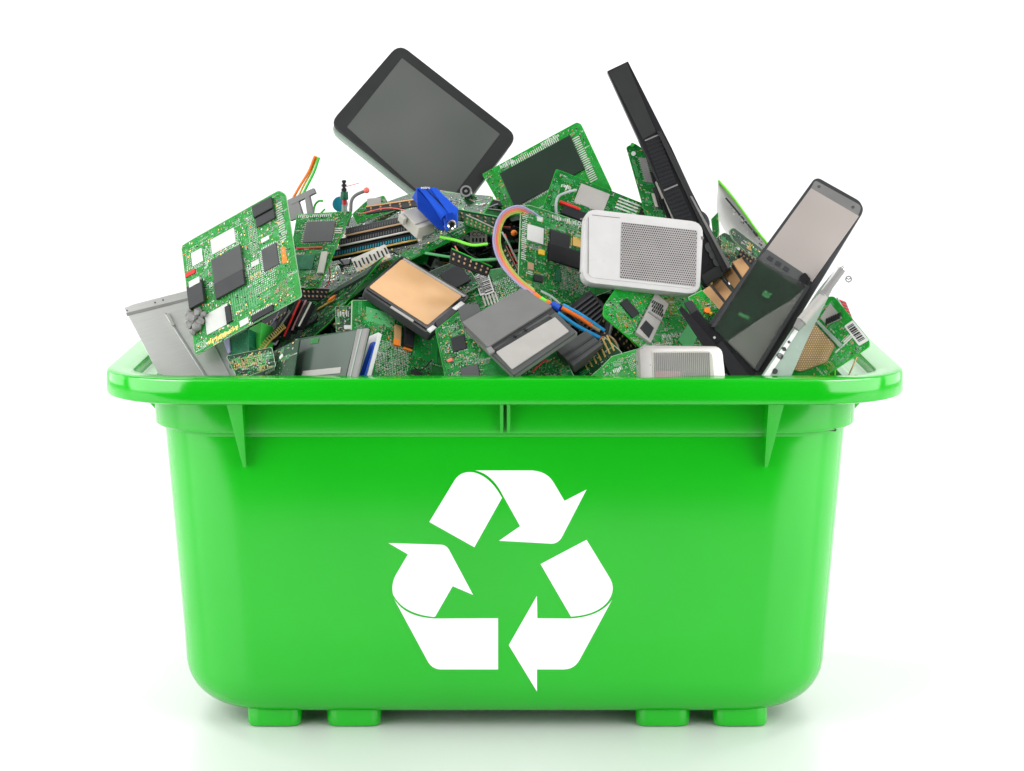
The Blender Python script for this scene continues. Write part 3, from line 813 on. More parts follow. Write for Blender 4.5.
# barcoded connector board
T = pcb('circuit_board', 'pale speckled green board with a white barcode label, behind the grey folding device', 'circuit board', (458, 292), (540, 262), (476, 345), 1.6, 1.0, 42, 'pcb_green',
    outline=[(456, 290), (478, 272), (530, 262), (552, 300), (500, 340), (470, 345)], dens=2.2, zones=[('dots', 510, 292, 34, 30, 3, 1.8)])
barcode(T, 486, 283, 8, 20, 4, False, name='barcode'); barcode(T, 480, 285, 4, 18, 9, False, name='barcode')
T.multi('gold_finger', [T.rect(484 + 3.2 * i, 300 - i * .6, 1.6, 12) for i in range(5)], .0006, .0014, 'off_white')

# tan panel device
T = Flat('tan_screen_device', 'black framed device with a plain tan panel, two white clips at its lower right', 'device', (402, 256), (469, 297), (366, 289), 3.0, 1.25, Y=.175)
T.part('frame', [(402, 255), (470, 296), (431, 336), (363, 290)], -.009, 0, 'dark_grey', .0012, rnd=4)
T.part('rim', [(402, 256.5), (467, 296), (430, 331), (366, 288.5)], 0, .0012, 'black_plastic', .0004, rnd=3)
T.part('panel', [(402, 259), (462, 296), (427.5, 325), (369, 287)], .0012, .0018, 'kraft_tan', .0002, rnd=2)
T.multi('trim', [[(404, 257.5), (466, 295.5), (464, 296.5), (403, 259)]], .0013, .0028, 'light_grey', .0003)
T.multi('clip', [[(452, 308), (461, 301), (465, 303.5), (456, 310)]], .0012, .0034, 'white_plastic', .0003)
T.multi('clip', [[(427, 329), (433, 325), (437, 327.5), (431, 332)]], .0012, .0034, 'white_plastic', .0003)
T.part('bracket', [(435, 322), (452, 308), (457, 311), (438, 328)], .001, .003, 'chip', .0004)
T.multi('trim', [[(390, 307), (391.5, 305.5), (414, 320), (413, 322)]], .0012, .0022, 'light_grey', .0003)

# dark underside board and gold parts below the pin header
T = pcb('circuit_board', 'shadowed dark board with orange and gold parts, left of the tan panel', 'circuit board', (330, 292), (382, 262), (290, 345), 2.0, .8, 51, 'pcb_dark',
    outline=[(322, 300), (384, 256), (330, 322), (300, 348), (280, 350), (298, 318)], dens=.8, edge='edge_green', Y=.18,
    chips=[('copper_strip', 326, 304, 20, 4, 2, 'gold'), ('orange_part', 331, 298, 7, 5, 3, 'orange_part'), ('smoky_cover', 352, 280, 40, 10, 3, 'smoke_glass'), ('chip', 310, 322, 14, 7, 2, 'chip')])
# fanned black ribs with red and white edges
for i, (x0, y0, x1, y1, mt, nm) in enumerate(((306, 300, 292, 330, 'pink_wire', 'pinkish'), (300, 300, 284, 336, 'red_plastic', 'red'), (311, 302, 299, 326, 'off_white', 'cream'), (290, 312, 272, 338, 'grey_plastic', 'grey'))):
    T = Flat('thin_card', 'black card on edge with ' + nm + ' rim, below the large left board', 'card', (x0 - 4, y0), (x0, y0), (x1 - 4, y1), 2.0 + i * .35, .8, Y=.165)
    T.part('card', T.quad(), -.010, 0, 'black_plastic', .0003)
    T.multi('rim', [[(x0 - 1, y0), (x0 + .4, y0), (x1 + .4, y1), (x1 - 1, y1)]], 0, .001, mt)
# gold toothed strip
pts = [(262, 352), (266, 346), (271, 340), (277, 335), (282, 330), (286, 327)]
T = Flat('toothed_strip', 'curved gold strip with comb teeth under the large left board', 'contact strip', (260, 330), (288, 326), (262, 356), 3.0, .8, Y=.15)
W = spline([Vector((x, y, 0)) for x, y in pts], 3); polys = []
for a, b in zip(W, W[1:]):
    d = (b - a).normalized(); n = Vector((-d.y, d.x, 0))
    polys.append([tuple((a + n * .6).to_2d()), tuple((b + n * .6).to_2d()), tuple((b - n * .6).to_2d()), tuple((a - n * .6).to_2d())])
T.multi('rail', polys, 0, .0012, 'gold')
polys = []
for a, b in zip(W, W[1:]):
    d = (b - a).normalized(); n = Vector((-d.y, d.x, 0)); c = (a + b) / 2
    polys.append([tuple((c + d * .5).to_2d()), tuple((c - d * .5).to_2d()), tuple((c - d * .5 - n * 5).to_2d()), tuple((c + d * .5 - n * 5).to_2d())])
T.multi('tooth', polys, 0, .0008, 'gold')
# green and teal stack left
T = Flat('green_block', 'teal green plastic block with a pale blue left edge under the large left board', 'block', (226, 338), (248, 330), (229, 366), 1.5, .5, Y=.135)
T.part('block', [(229, 338), (248, 328), (250, 366), (229, 368)], -.02, 0, 'pcb_teal', .001)
T.multi('edge', [[(222, 338), (228, 336), (230, 352), (228, 354)]], -.004, .002, 'lavender_wire', .0003)
T = Flat('green_block', 'grass green plastic block beside the teal one under the large left board', 'block', (248, 328), (260, 322), (250, 362), 1.0, .5, Y=.14)
T.part('block', [(249, 328), (261, 322), (260, 350), (250, 364)], -.02, 0, 'green_wire', .001)
pcb('circuit_board', 'long thin board crusted with brown and gold parts, at the left behind the front rim', 'circuit board', (228, 358), (268, 350), (232, 378), 2.6, .8, 57, 'pcb_dark',
    outline=[(226, 356), (272, 347), (276, 366), (238, 380)], dens=3, zones=[('dots', 248, 362, 30, 10, 6, 2), ('dots', 244, 360, 20, 6, 7, 2.4)], Y=.11)
# dark board with white ovals
T = pcb('circuit_board', 'dark green board with two white ovals, left of the smoked panel', 'circuit board', (262, 356), (296, 342), (254, 392), 2.2, .7, 58, 'pcb_dark',
    outline=[(254, 386), (258, 366), (272, 352), (300, 338), (292, 388)], dens=.5, Y=.108, edge='pcb_dark')
for (x, y, w) in ((270, 361, 4.2), (281, 356, 2.2)):
    T.part('white_cap', roundpoly([(x - w, y + 1.5), (x + w - 1, y - 3), (x + w, y), (x - w + 1, y + 3.5)], 2), .0001, .0012, 'sticker', .0002)
T.multi('silk_mark', [T.rect(266 + i * 2, 373 - i, 1.2, 3) for i in range(5)], .0001, .0004, 'silk')
# smoked display panel
T = Flat('smoked_panel', 'smoky dark display panel in a grey frame, standing behind the front rim at the left', 'display panel', (300, 338), (357, 329), (284, 392), 3.4, .7, Y=.105)
T.part('frame', [(295, 339), (369, 327), (352, 392), (276, 392)], -.004, 0, 'pcb_dark', .0006, rnd=2)
T.part('screen', [(300, 340), (357, 330), (342, 392), (284, 392)], .0004, .0011, 'smoke_glass', .0002)
T.part('side_rail', [(357, 329), (368, 328), (353, 392), (343, 392)], 0, .003, 'mid_grey', .0006)
T.multi('pale_strip', [[(303, 371), (341, 367), (340, 373), (301, 377)]], .0011, .0016, 'light_grey')
T.part('green_window', [(311, 338.5), (319, 337.5), (318, 343), (310, 344)], .0009, .0016, 'pcb_green', 0)
T.multi('edge_line', [[(295.5, 339.5), (297, 339), (280, 392), (278, 392)]], .0008, .0036, 'pale_green')
T.multi('edge_line', [[(361, 329), (362, 329), (347, 392), (346, 392)]], .0008, .0036, 'pale_green')
# blue video socket
T = Flat('blue_socket', 'white socket with a bright blue insert beside the smoked panel', 'connector', (371, 336), (378, 335), (356, 392), 3.9, .7, Y=.102)
T.part('shell', [(369, 336), (378.5, 332), (363, 392), (352, 392)], -.006, 0, 'white_plastic', .0008)
T.part('insert', [(370, 343), (375, 341), (361, 386), (355, 388)], 0, .002, 'blue_plastic', .0005, rnd=1.5)
# speckled green board with orange/black connectors
pcb('circuit_board', 'speckled green board with an orange contact strip and a black block, below the tan panel', 'circuit board', (356, 306), (434, 330), (352, 392), 1.8, .7, 61, 'pcb_green',
    outline=[(352, 300), (380, 300), (440, 330), (446, 392), (350, 392)], dens=1.8, Y=.112, zones=[('dots', 385, 358, 50, 34, 3, 1.7), ('patch', 425, 345, 26, 30, 4), ('patch', 380, 318, 30, 14, 9)],
    chips=[('contact_strip', 398, 335, 7, 20, 3, 'copper_tan'), ('orange_pad', 397, 342, 6, 6, 3.6, 'orange_part'), ('socket', 410, 336, 10, 20, 7, 'black_plastic'), ('orange_pad', 408, 348, 9, 4, 2.5, 'orange_part'), ('chip', 417, 373, 12, 5, 1.5, 'chip'), ('chip', 370, 369, 8, 14, 2, 'chip_grey')])
pcb('board_fragment', 'small green board scrap with white print and a white dome, above the smoked panel', 'board fragment', (335, 306), (362, 306), (336, 332), 1.6, .8, 62, 'pcb_dark', dens=1.2, Y=.15,
    zones=[('glyphs', 342, 314, 14, 7, 3)], chips=[('white_dome', 348, 327, 8, 4, 3, 'white_plastic')])
# board with dark chip
pcb('circuit_board', 'green board with one dark square chip, directly left of the grey folding device', 'circuit board', (436, 322), (474, 312), (449, 392), 2.8, .7, 63, 'pcb_green',
    outline=[(435, 330), (462, 308), (474, 322), (500, 350), (520, 392), (448, 392)], dens=2.3, Y=.103, edge='edge_green',
    chips=[('chip', 458.5, 343, 14, 14, 1.8, 'chip', ''), ('chip', 470, 372, 18, 12, 2, 'chip_grey'), ('orange_part', 450, 360, 5, 3, 1.5, 'coral')])
# grey folding device
T = Flat('folding_device', 'grey two-panel folding device with a lighter lower panel, in the middle above the rim', 'device', (462, 323), (524, 288), (514, 374), 5.0, .9, Y=.118)
T.part('base', [(462, 326), (527, 289), (578, 333), (514, 377)], -.009, -.004, 'grey_plastic', .001, rnd=2)
T.part('upper_panel', [(462, 322), (522, 288), (552, 306), (488, 347)], -.0042, 0, 'grey_plastic', .0008, rnd=1.2)
T.part('hinge_recess', [(489, 347), (552, 308), (557, 314), (495, 353)], -.0042, -.0025, 'dark_grey', .0003)
T.part('hinge_bar', [(491, 351), (548, 314), (553, 318), (496, 355)], -.004, -.001, 'chip_grey', .0005)
T.multi('hinge_tab', [[(513, 335), (515, 334), (517, 336), (515, 337)], [(523, 328), (525, 327), (527, 330), (525, 331)]], -.001, .0006, 'black_plastic', .0003)
T.part('lower_frame', [(489, 351), (556, 312), (576, 332), (514, 375)], -.0041, -.001, 'chip_grey', .0006, rnd=1)
T.part('lower_panel', [(496, 352), (555, 317), (569, 331), (512, 369)], -.0012, .0004, 'light_grey', .0004, rnd=1)
T.part('knuckle', [(486, 348), (491, 346), (495, 351), (490, 354)], -.003, .0014, 'mid_grey', .0006)
T = Flat('dark_flap', 'dark grey angular flap poking out behind the upper left of the grey folding device', 'flap', (458, 308), (478, 304), (462, 322), 4.2, .9, Y=.128)
T.part('flap', [(458, 309), (464, 304), (478, 304), (483, 316), (464, 328)], -.004, 0, 'chip_grey', .0006)
# grey box and leads right of it
T = Flat('grey_box', 'dark grey ridged plastic box right of the folding device', 'plastic box', (556, 350), (590, 332), (572, 370), 3.2, .8, Y=.115)
T.part('body', [(556, 350), (586, 330), (603, 344), (573, 366)], -.014, 0, 'chip_grey', .001)
T.multi('ridge', [[(562, 355), (593, 335), (594, 336.5), (564, 357)], [(568, 360), (598, 340), (599, 341.5), (570, 362)]], .0001, .001, 'dark_grey', .0002)
for i, (m, c) in enumerate((('red_plastic', 'red'), ('black_wire', 'black'))):
    wr = wire('loose_wire', [(552 + i * 3, 350, .10), (558 + i * 2, 358, .098), (566 + i * 2, 366, .095), (571 + i * 3, 384, .093)], .9, m)
    tag(wr, 'thin %s loose wire running down beside the dark grey ridged box' % c, 'wire')
pcb('circuit_board', 'green board with slanting gold contact fingers just behind the front rim, below the ribbon end', 'circuit board', (575, 356), (606, 336), (592, 392), 2.6, .7, 66, 'pcb_dark',
    outline=[(564, 372), (604, 336), (622, 352), (612, 392), (560, 392)], dens=.7, Y=.104,
    chips=[('gold_finger', 584 + i * 4.4, 362 - i * 3.2, 1.6, 17, .7, 'gold') for i in range(7)])
pcb('circuit_board', 'bright green board corner with white marks, left of the small ribbed white device', 'circuit board', (590, 372), (640, 348), (600, 396), 4.2, .8, 67, 'pcb_bright',
    outline=[(586, 380), (600, 368), (612, 356), (640, 348), (660, 392), (588, 392)], dens=1.5, Y=.094, zones=[('glyphs', 618, 370, 10, 5, 3), ('dots', 635, 362, 14, 16, 2, 1.7)])
pcb('circuit_board', 'green board patch with crossing tracks at the rim, below the folding device', 'circuit board', (520, 372), (570, 352), (524, 392), 1.5, .7, 68, 'pcb_green',
    outline=[(500, 384), (560, 348), (582, 392), (500, 392)], dens=2, Y=.10)
# black finned block
T = Flat('finned_block', 'black finned block with purple tinted ribs, above the blue cable sleeves', 'heat sink', (566, 308), (592, 291), (582, 330), 1.8, .9, Y=.155)
T.part('block', [(565, 309), (590, 290), (612, 312), (606, 345), (588, 334)], -.012, 0, 'black_plastic', .0008)
T.multi('fin', [[(569 + i * 3.4, 311 + i * 3.2), (592 + i * 2.6, 294 + i * 3.4), (593 + i * 2.6, 295.2 + i * 3.4), (570 + i * 3.4, 312.4 + i * 3.2)] for i in range(7)], .0001, .0018, 'dark_grey', .0002)

# ------------------------------------------------------------------ centre right boards
T = pcb('circuit_board', 'green board framing a large black display window, standing right of the tablet', 'circuit board', (483, 175), (578, 123), (502, 218), 1.0, .5, 71, 'pcb_bright',
    outline=[(482, 174), (577, 122), (581, 124), (612, 190), (604, 216), (506, 216)], rnd=2, dens=1.0, Y=.33, edge='edge_green',
    zones=[('cols', 535, 152, 55, 5, 3, 2.1), ('rows', 585, 160, 8, 50, 3, 2.2), ('rows', 492, 192, 5, 30, 3, 2.4), ('patch', 531, 148, 20, 2.6, 8), ('glyphs', 507, 164, 15, 5, 3), ('glyphs', 550, 140, 20, 4, 3), ('glyphs', 538, 196, 40, 4, 3)],
    chips=[('display_window', 542, 171, 80, 37, 2.4, 'lcd')])
# board with pale sticker behind white speaker
T = pcb('circuit_board', 'green board with a pale rectangular sticker and striped contacts, above the white perforated device', 'circuit board', (556, 170), (655, 208), (538, 215), 3.0, .7, 72, 'pcb_green',
    outline=[(556, 169), (562, 171), (662, 211), (660, 240), (540, 232), (540, 215)], rnd=2, dens=1.0, Y=.28, edge='edge_green',
    zones=[('rows', 627, 207, 22, 14, 3, 3.2), ('patch', 565, 177, 9, 9, 7), ('glyphs', 566, 187, 10, 6, 3), ('patch', 648, 212, 16, 12, 5)],
    chips=[('sticker', 592, 198, 31, 20, .7, 'light_grey'), ('slot', 575, 213, 26, 9, 4, 'chip'), ('red_strip', 570, 205, 22, 2.4, 5, 'red_plastic')])
for k, pts in enumerate((((541, 232, .235), (534, 222, .235), (536, 212, .24), (548, 204, .245), (553, 200, .25)), ((558, 222, .232), (556, 208, .232), (558, 197, .236), (568, 192, .24), (576, 190, .25)))):
    w_ = wire('cable_loop', pts, 1.5, 'grey_wire'); tag(w_, ('pale grey cable loop nearer the rainbow cable arch', 'pale grey cable loop beside the red strip, nearer the white perforated device')[k], 'cable')
# main centre board
T = pcb('circuit_board', 'green board with a white square and two dark chips, inside the rainbow cable arch', 'circuit board', (522, 205), (592, 226), (519, 290), 4.4, .6, 73, 'pcb_green',
    outline=[(521, 205), (530, 205), (600, 228), (612, 290), (570, 306), (540, 300), (518, 282)], rnd=2, dens=1.5, Y=.235,
    zones=[('rows', 524, 235, 5, 50, 3, 2.0), ('dots', 572, 280, 26, 24, 2, 1.6), ('glyphs', 566, 221, 30, 6, 3), ('cols', 575, 243, 10, 8, 6, 2), ('dots', 547, 239, 4, 17, 6, 1.6), ('rows', 530, 268, 5, 14, 3, 2)],
    chips=[('white_square', 535.5, 234, 17, 16, 1, 'sticker'), ('chip', 560, 239, 20, 14, 2.2, 'chip'), ('black_bar', 566, 256, 36, 17, 3, 'black_plastic'), ('gold_row', 577, 242, 9, 9, 1.4, 'gold'),
           ('yellow_part', 542, 252, 6, 5, 2.5, 'yellow_wire'), ('orange_part', 531, 266, 6, 7, 2.2, 'tan_part'), ('chip', 558, 275, 5, 13, 2, 'pcb_teal'), ('label_patch', 540, 219, 6, 5, .6, 'silk'), ('brown_part', 539, 278, 9, 6, 4, 'chip')])
# rainbow cable
r0 = line_thing('rainbow_cable', 'rainbow ribbon cable arching left of the centre board and running down to the front rim', 'ribbon cable', None, at(495, 235, .19))
cols = [('lavender_wire', 'lavender'), ('pink_wire', 'pink'), ('coral', 'dark red'), ('amber_wire', 'orange yellow'), ('olive_wire', 'olive green')]
import itertools
base = [(548, 224, .20), (534, 213, .195), (519, 206, .185), (504, 211, .178), (496, 224, .172), (493.5, 243, .163), (499, 261, .156), (510, 276, .148), (522, 287, .142), (536, 296, .135)]
for i, (m, c) in enumerate(cols):
    o = i * 1.65; pts = []
    for k, (x, y, Y) in enumerate(base):
        # offset toward the inside of the arch
        cx, cy = 522, 246; d = Vector((cx - x, cy - y)).normalized(); pts.append((x + d.x * o, y + d.y * o, Y + .0008 * i))
    wire('wire', pts, 1.08, m, r0, label=c + ' wire')
segs = [((535, 294, .134), (541, 299, .131), 2.4, 'orange_part'), ((541, 298.5, .131), (548, 303, .128), 2.6, 'lime_wire'), ((547, 301.5, .128), (552, 305, .125), 2.5, 'orange_part'),
        ((552, 304, .124), (560, 309, .119), 3.6, 'blue_plastic')]
for a, b, r, m in segs: wire('sleeve', [a, ((a[0] + b[0]) / 2, (a[1] + b[1]) / 2, (a[2] + b[2]) / 2), b], r, m, r0, 3, n=12)
wire('wire', [(541, 291, .136), (552, 297, .130), (560, 304, .124)], 1.3, 'pale_green', r0)
wire('sleeve', [(562, 308, .117), (580, 318, .112), (592, 326, .108)], 2.3, 'orange_wire', r0, 4, n=12, label='orange sleeve')
wire('sleeve', [(563, 305, .119), (583, 316, .113), (605, 331, .106)], 1.9, 'sky_blue', r0, 4, n=12, label='upper blue sleeve')
wire('sleeve', [(558, 313, .116), (577, 326, .110), (600, 338, .104)], 2.2, 'sky_blue', r0, 4, n=12, label='lower blue sleeve')
wire('sleeve', [(591, 325.5, .108), (595, 328, .107), (600, 331, .106)], 1.9, 'tan_part', r0, 4, n=10)
wire('sleeve', [(601, 338, .103), (608, 345, .100), (613, 354, .097)], 2.6, 'coral', r0, 4, n=12, label='coral red sleeve')
wire('wire', [(604, 333, .105), (614, 340, .101), (621, 356, .096)], 1.2, 'tan_part', r0)
wire('wire', [(607, 334, .106), (616, 342, .102), (620, 358, .098)], 1.1, 'black_wire', r0)
wire('tip', [(620, 357, .096), (623, 361, .095), (625, 365, .094)], 1.9, 'yellow_wire', r0, 3)
bm = bmesh.new(); bmesh.ops.create_icosphere(bm, subdivisions=3, radius=.0034)
o = put('led', bm, 'orange_part', None, True); o.location = at(514, 233, .20); tag(o, 'small round orange lamp bulb inside the arch of the rainbow cable', 'led')
wire_ = wire('green_lead', [(502, 232, .19), (510, 246, .182), (518, 262, .175)], 1.0, 'pale_green'); tag(wire_, 'thin pale green lead slanting inside the rainbow cable arch', 'wire')

# white perforated device
T = Flat('perforated_device', 'large rounded white device with a finely perforated grille on its right two thirds', 'speaker', (582, 208), (703, 222), (579, 284), 5.6, .42, Y=.20)
q = [(585, 208), (704, 222), (700, 295), (582, 282)]
T.part('casing', q, -.016, 0, 'case_white', .0035, rnd=13, smooth=True)
T.part('inner_face', [(587, 214), (699, 228), (694, 289), (588, 277)], .0001, .0007, 'case_white', .0004, rnd=7)
T.multi('frame_line', [[(588, 217.5), (588.7, 217), (588.7, 273), (588, 273)], [(592, 214.6), (620, 217.6), (620, 218.2), (592, 215.2)]], .0008, .0010, 'mid_grey')
g0, gu, gv = Vector((621.5, 222)), Vector((76, 8.5)), Vector((-1.5, 56))
gq = [tuple(g0), tuple(g0 + gu), tuple(g0 + gu + gv), tuple(g0 + gv)]
T.part('grille', gq, .0007, .0012, 'grille_grey', .0002, rnd=2)
bm = bmesh.new(); nx, ny = 34, 25
for i in range(nx):
    for j in range(ny):
        p = g0 + gu * ((i + .5 + .5 * (j % 2)) / (nx + .5)) + gv * ((j + .5) / ny); x, y = T.loc(p.x, p.y, .0013)
        f = bm.faces.new([bm.verts.new((x + .00078 * math.cos(k * math.pi / 3), y + .00078 * math.sin(k * math.pi / 3), .00135)) for k in range(6)])
ho = put('perforation', bm, 'hole', T.root, 'keep')
T.multi('side_notch', [[(580.5, 218), (583, 218), (583, 219.5), (580.5, 219.5)], [(578.5, 272), (581, 272), (581, 273.5), (578.5, 273.5)], [(701, 236), (704, 237), (703, 240), (701, 239)]], -.002, .0002, 'grey_plastic')

# black bar
T = Flat('black_bar', 'long black plastic bar with ribbed sections sticking up highest at the right of the heap', 'bar', (607, 71), (628, 62), (705, 284), 3.4, .28, Y=.27, gx=0)
T.part('body', [(607, 71), (628, 61), (672, 148), (728, 270), (705, 284)], -.010, 0, 'black_plastic', .001)
T.part('plain_cover', [(609, 72), (627, 63), (656, 132), (643, 139)], 0, .0012, 'bezel', .0004)
k = 13
def lerp(a, b, t): return (a[0] + (b[0] - a[0]) * t, a[1] + (b[1] - a[1]) * t)
for (a, b, c, d, n) in (((645, 141), (659, 135), (676, 182), (662, 187), 12), ((664, 191), (678, 185), (703, 243), (687, 247), 14)):
    T.part('ribbed_tray', [a, b, c, d], 0, .0008, 'chip', .0003)
    T.multi('rib', [[lerp(a, d, (i + .2) / n), lerp(b, c, (i + .2) / n), lerp(b, c, (i + .6) / n), lerp(a, d, (i + .6) / n)] for i in range(n)], .0008, .0024, 'black_plastic', .0003)
    T.multi('bright_line', [[lerp(a, d, -.02), lerp(b, c, -.02), lerp(b, c, .004), lerp(a, d, .004)]], .001, .0016, 'mid_grey')
T.part('side_rail', [(657, 131), (661, 131), (731, 268), (723, 272)], -.006, .004, 'bezel', .0006)
T.multi('rail_edge', [[(690, 196), (692, 196), (731, 267), (728, 268.5)]], .004, .0052, 'mid_grey', .0003)
T.multi('coil', [roundpoly([(704 + i * 4, 244 + i * 7), (712 + i * 4, 241 + i * 7), (716 + i * 4, 250 + i * 7), (707 + i * 4, 253 + i * 7)], 4) for i in range(3)], .0002, .0024, 'chip_grey', 0)
T.part('end_cap', [(700, 276), (724, 262), (729, 270), (706, 285)], -.011, .002, 'dark_grey', .0008)
# boards beside the bar
T = pcb('circuit_board', 'narrow green board with a white hole and grey comb connector, left of the black bar', 'circuit board', (627, 148), (647, 150), (648, 222), 3.0, .3, 75, 'pcb_green',
    outline=[(626, 147), (634, 143), (648, 152), (684, 240), (672, 244), (648, 225)], rnd=2, dens=1.0, Y=.29, gx=0, edge='edge_green',
    chips=[('comb_connector', 646, 170, 7, 26, 3, 'mid_grey', 'v'), ('long_block', 657, 198, 4, 22, 4, 'dark_grey'), ('pale_block', 655, 200, 3, 14, 5, 'off_white')])
T.disc('mounting_hole', 633.5, 153.5, 2.6, 0, .0006, 'white_plastic', 14)
T.disc('post', 632.5, 144.5, 2.2, -.002, .003, 'green_wire', 10)
T = Flat('side_card', 'slim dark card with pale contacts pressed between the narrow green board and the black bar', 'card', (651, 176), (656, 174), (680, 244), 3.4, .3, Y=.285, gx=0)
T.part('card', [(650, 172), (655, 170), (684, 242), (677, 245)], -.002, .003, 'black_plastic', .0004)
T.multi('contact', [[(655, 182), (657, 181), (664, 198), (662, 199)], [(661, 192), (663, 191), (675, 220), (673, 221)]], .003, .0042, 'off_white', .0002)
T = Flat('round_knob', 'dark rounded cover just right of the black bar', 'knob', (695, 205), (712, 208), (700, 236), 0, .4, Y=.30)
T.disc('cover', 700, 222, 14, -.008, 0, 'dark_grey', 26, bev=.002)
# ------------------------------------------------------------------ right side
T = pcb('circuit_board', 'green board with a beige module and a small dark chip, under the white perforated device', 'circuit board', (600, 300), (690, 292), (628, 362), 2.4, .8, 81, 'pcb_bright',
    outline=[(604, 305), (616, 288), (700, 284), (718, 330), (712, 368), (648, 356), (640, 347), (603, 316)], rnd=3, dens=1.8, Y=.15, edge='edge_green',
    zones=[('glyphs', 672, 336, 22, 6, 3), ('glyphs', 662, 344, 20, 4, 3), ('dots', 625, 322, 14, 14, 6, 2.2)])
def quadpart(T, n, q, h0, h1, m, b=.0004): return T.part(n, q, h0, h1, m, b)
quadpart(T, 'chip', [(620, 303), (627, 298), (640, 313), (633, 318)], 0, .002, 'chip')
MOD = T.part('module', [(636, 332), (656, 293), (669, 304), (651, 343)], 0, .004, 'light_grey', .0006)
quadpart(T, 'module_window', [(640, 328), (646, 320), (654, 328), (649, 338)], .004, .0044, 'chip', 0)
T.multi('module_grid', [[(653 + i * 1.9, 300 + i * 1.1 + j * 4.2 - i * .2), (654.2 + i * 1.9, 300.4 + i * 1.1 + j * 4.2), (652.8 + i * 1.9, 303 + i * 1.1 + j * 4.2), (651.6 + i * 1.9, 302.4 + i * 1.1 + j * 4.2)] for i in range(6) for j in range(3)], .004, .0045, 'hole')
T.multi('module_line', [[(648, 312), (649, 311), (663, 321), (662, 322)]], .004, .0046, 'mid_grey')
T.part('green_panel', [(690, 320), (700, 332), (690, 352), (678, 340)], .0005, .0012, 'trace_pale', 0)
# black lever bars
T = Flat('plastic_strut', 'thin tapering black arm pointing up left, below the white perforated device', 'arm', (680, 306), (686, 303), (710, 352), 5.0, .6, Y=.135, gx=0)
T.part('arm', [(679, 309), (681, 305), (688, 312), (716, 345), (712, 358)], -.004, 0, 'black_plastic', .0008)
T = Flat('dark_bar', 'flat dark grey bar beside the thin black arm, left of the orange flecked board', 'bar', (684, 302), (694, 300), (708, 345), 4.0, .6, Y=.145, gx=0)
T.part('bar', [(684, 302), (692, 300), (716, 334), (710, 346)], -.005, 0, 'dark_grey', .0008)
# orange flecked board
T = pcb('circuit_board', 'yellow green board with one orange component, between the copper slats and the tilted phone', 'circuit board', (690, 300), (712, 296), (710, 330), 4.6, .7, 83, 'pcb_bright',
    outline=[(688, 297), (702, 290), (722, 312), (718, 322), (710, 327)], rnd=1, dens=1.6, Y=.165,
    zones=[('dots', 700, 300, 8, 10, 6, 2)])
T.disc('orange_component', 707.5, 310, 3.6, 0, .003, 'orange_part', 9); T.disc('orange_component', 711, 313, 1.6, 0, .003, 'yellow_wire', 7)
# copper coloured slats
slats = [([(700, 292), (712, 284), (740, 318), (724, 318)], 'lowest', 2.6), ([(712, 284), (722, 276), (748, 308), (736, 318)], 'second', 2.2), ([(723, 274), (733, 264), (754, 296), (746, 306)], 'third', 1.8), ([(732, 262), (744, 256), (766, 284), (754, 296)], 'topmost', 1.4)]
for q, lab, lay in slats:
    T = Flat('copper_slat', '%s of the four tan copper slats stacked between black bar and tilted phone' % lab, 'slat', q[0], q[1], q[3], lay, .9, Y=.205, group='tan copper slats right of the black bar')
    T.part('slat', q, -.006, 0, 'copper_tan', .0007)
    T.multi('dark_edge', [[q[1], q[2], (q[2][0] - 2.2, q[2][1] + 1.6), (q[1][0] - 2.2, q[1][1] + 1.6)]], -.003, .001, 'dark_grey', .0003)
# curved pale shard with green edge
def curved_sheet(name, label, cat, rows, mat, edge_mat, thick=.002):
    """rows: list of (left px, py, Y), (right px, py, Y) pairs down the sheet"""
    r0 = line_thing(name, label, cat, None, at(*rows[-1][0])); bm = bmesh.new(); n = 8; G = []
    for (a, b, bulge) in rows:
        A, B = at(*a), at(*b); line = []
        for k in range(n + 1):
            t = k / n; p = A.lerp(B, t); p.y += bulge * math.sin(math.pi * t); line.append(p - r0.location)
        G.append(line)
    F = [[bm.verts.new(p) for p in l] for l in G]; K = [[bm.verts.new(p + Vector((0, thick, 0))) for p in l] for l in G]
    R = len(G)
    for i in range(R - 1):
        for k in range(n):
            bm.faces.new((F[i][k], F[i][k + 1], F[i + 1][k + 1], F[i + 1][k])); bm.faces.new((K[i][k], K[i + 1][k], K[i + 1][k + 1], K[i][k + 1]))
    for k in range(n): bm.faces.new((F[0][k], K[0][k], K[0][k + 1], F[0][k + 1])); bm.faces.new((F[-1][k], F[-1][k + 1], K[-1][k + 1], K[-1][k]))
    for i in range(R - 1): bm.faces.new((F[i][0], F[i + 1][0], K[i + 1][0], K[i][0])); bm.faces.new((F[i][n], K[i][n], K[i + 1][n], F[i + 1][n]))
    put('sheet', bm, mat, r0, True)
    return r0
r0 = curved_sheet('curved_shard', 'curved pale shard with a bright green outer edge rising left of the tilted phone', 'plastic shard',
    [((718.5, 181, .30), (719.5, 181, .30), 0), ((717.5, 192, .29), (731, 196, .29), .004), ((716.5, 206, .28), (744, 215, .28), .010), ((717, 216, .27), (756, 232, .265), .014), ((724, 230, .26), (768, 247, .25), .014), ((738, 250, .25), (772, 262, .24), .008)], 'case_white', 'edge_green')
wire('green_edge', [(718.5, 180.5, .299), (731, 195, .289), (745, 214, .279), (757, 231, .264), (771, 248, .249)], 1.5, 'lime_wire', r0)
wire('green_edge', [(733, 200, .291), (746, 217, .281), (758, 234, .267), (771, 252, .251)], 1.6, 'green_wire', r0, label='darker green inner edge')
wire('dark_trim', [(726, 198, .286), (736, 210, .278), (746, 222, .270), (757, 236, .262)], 1.1, 'dark_grey', r0)
bm = bmesh.new(); rd = random.Random(9)
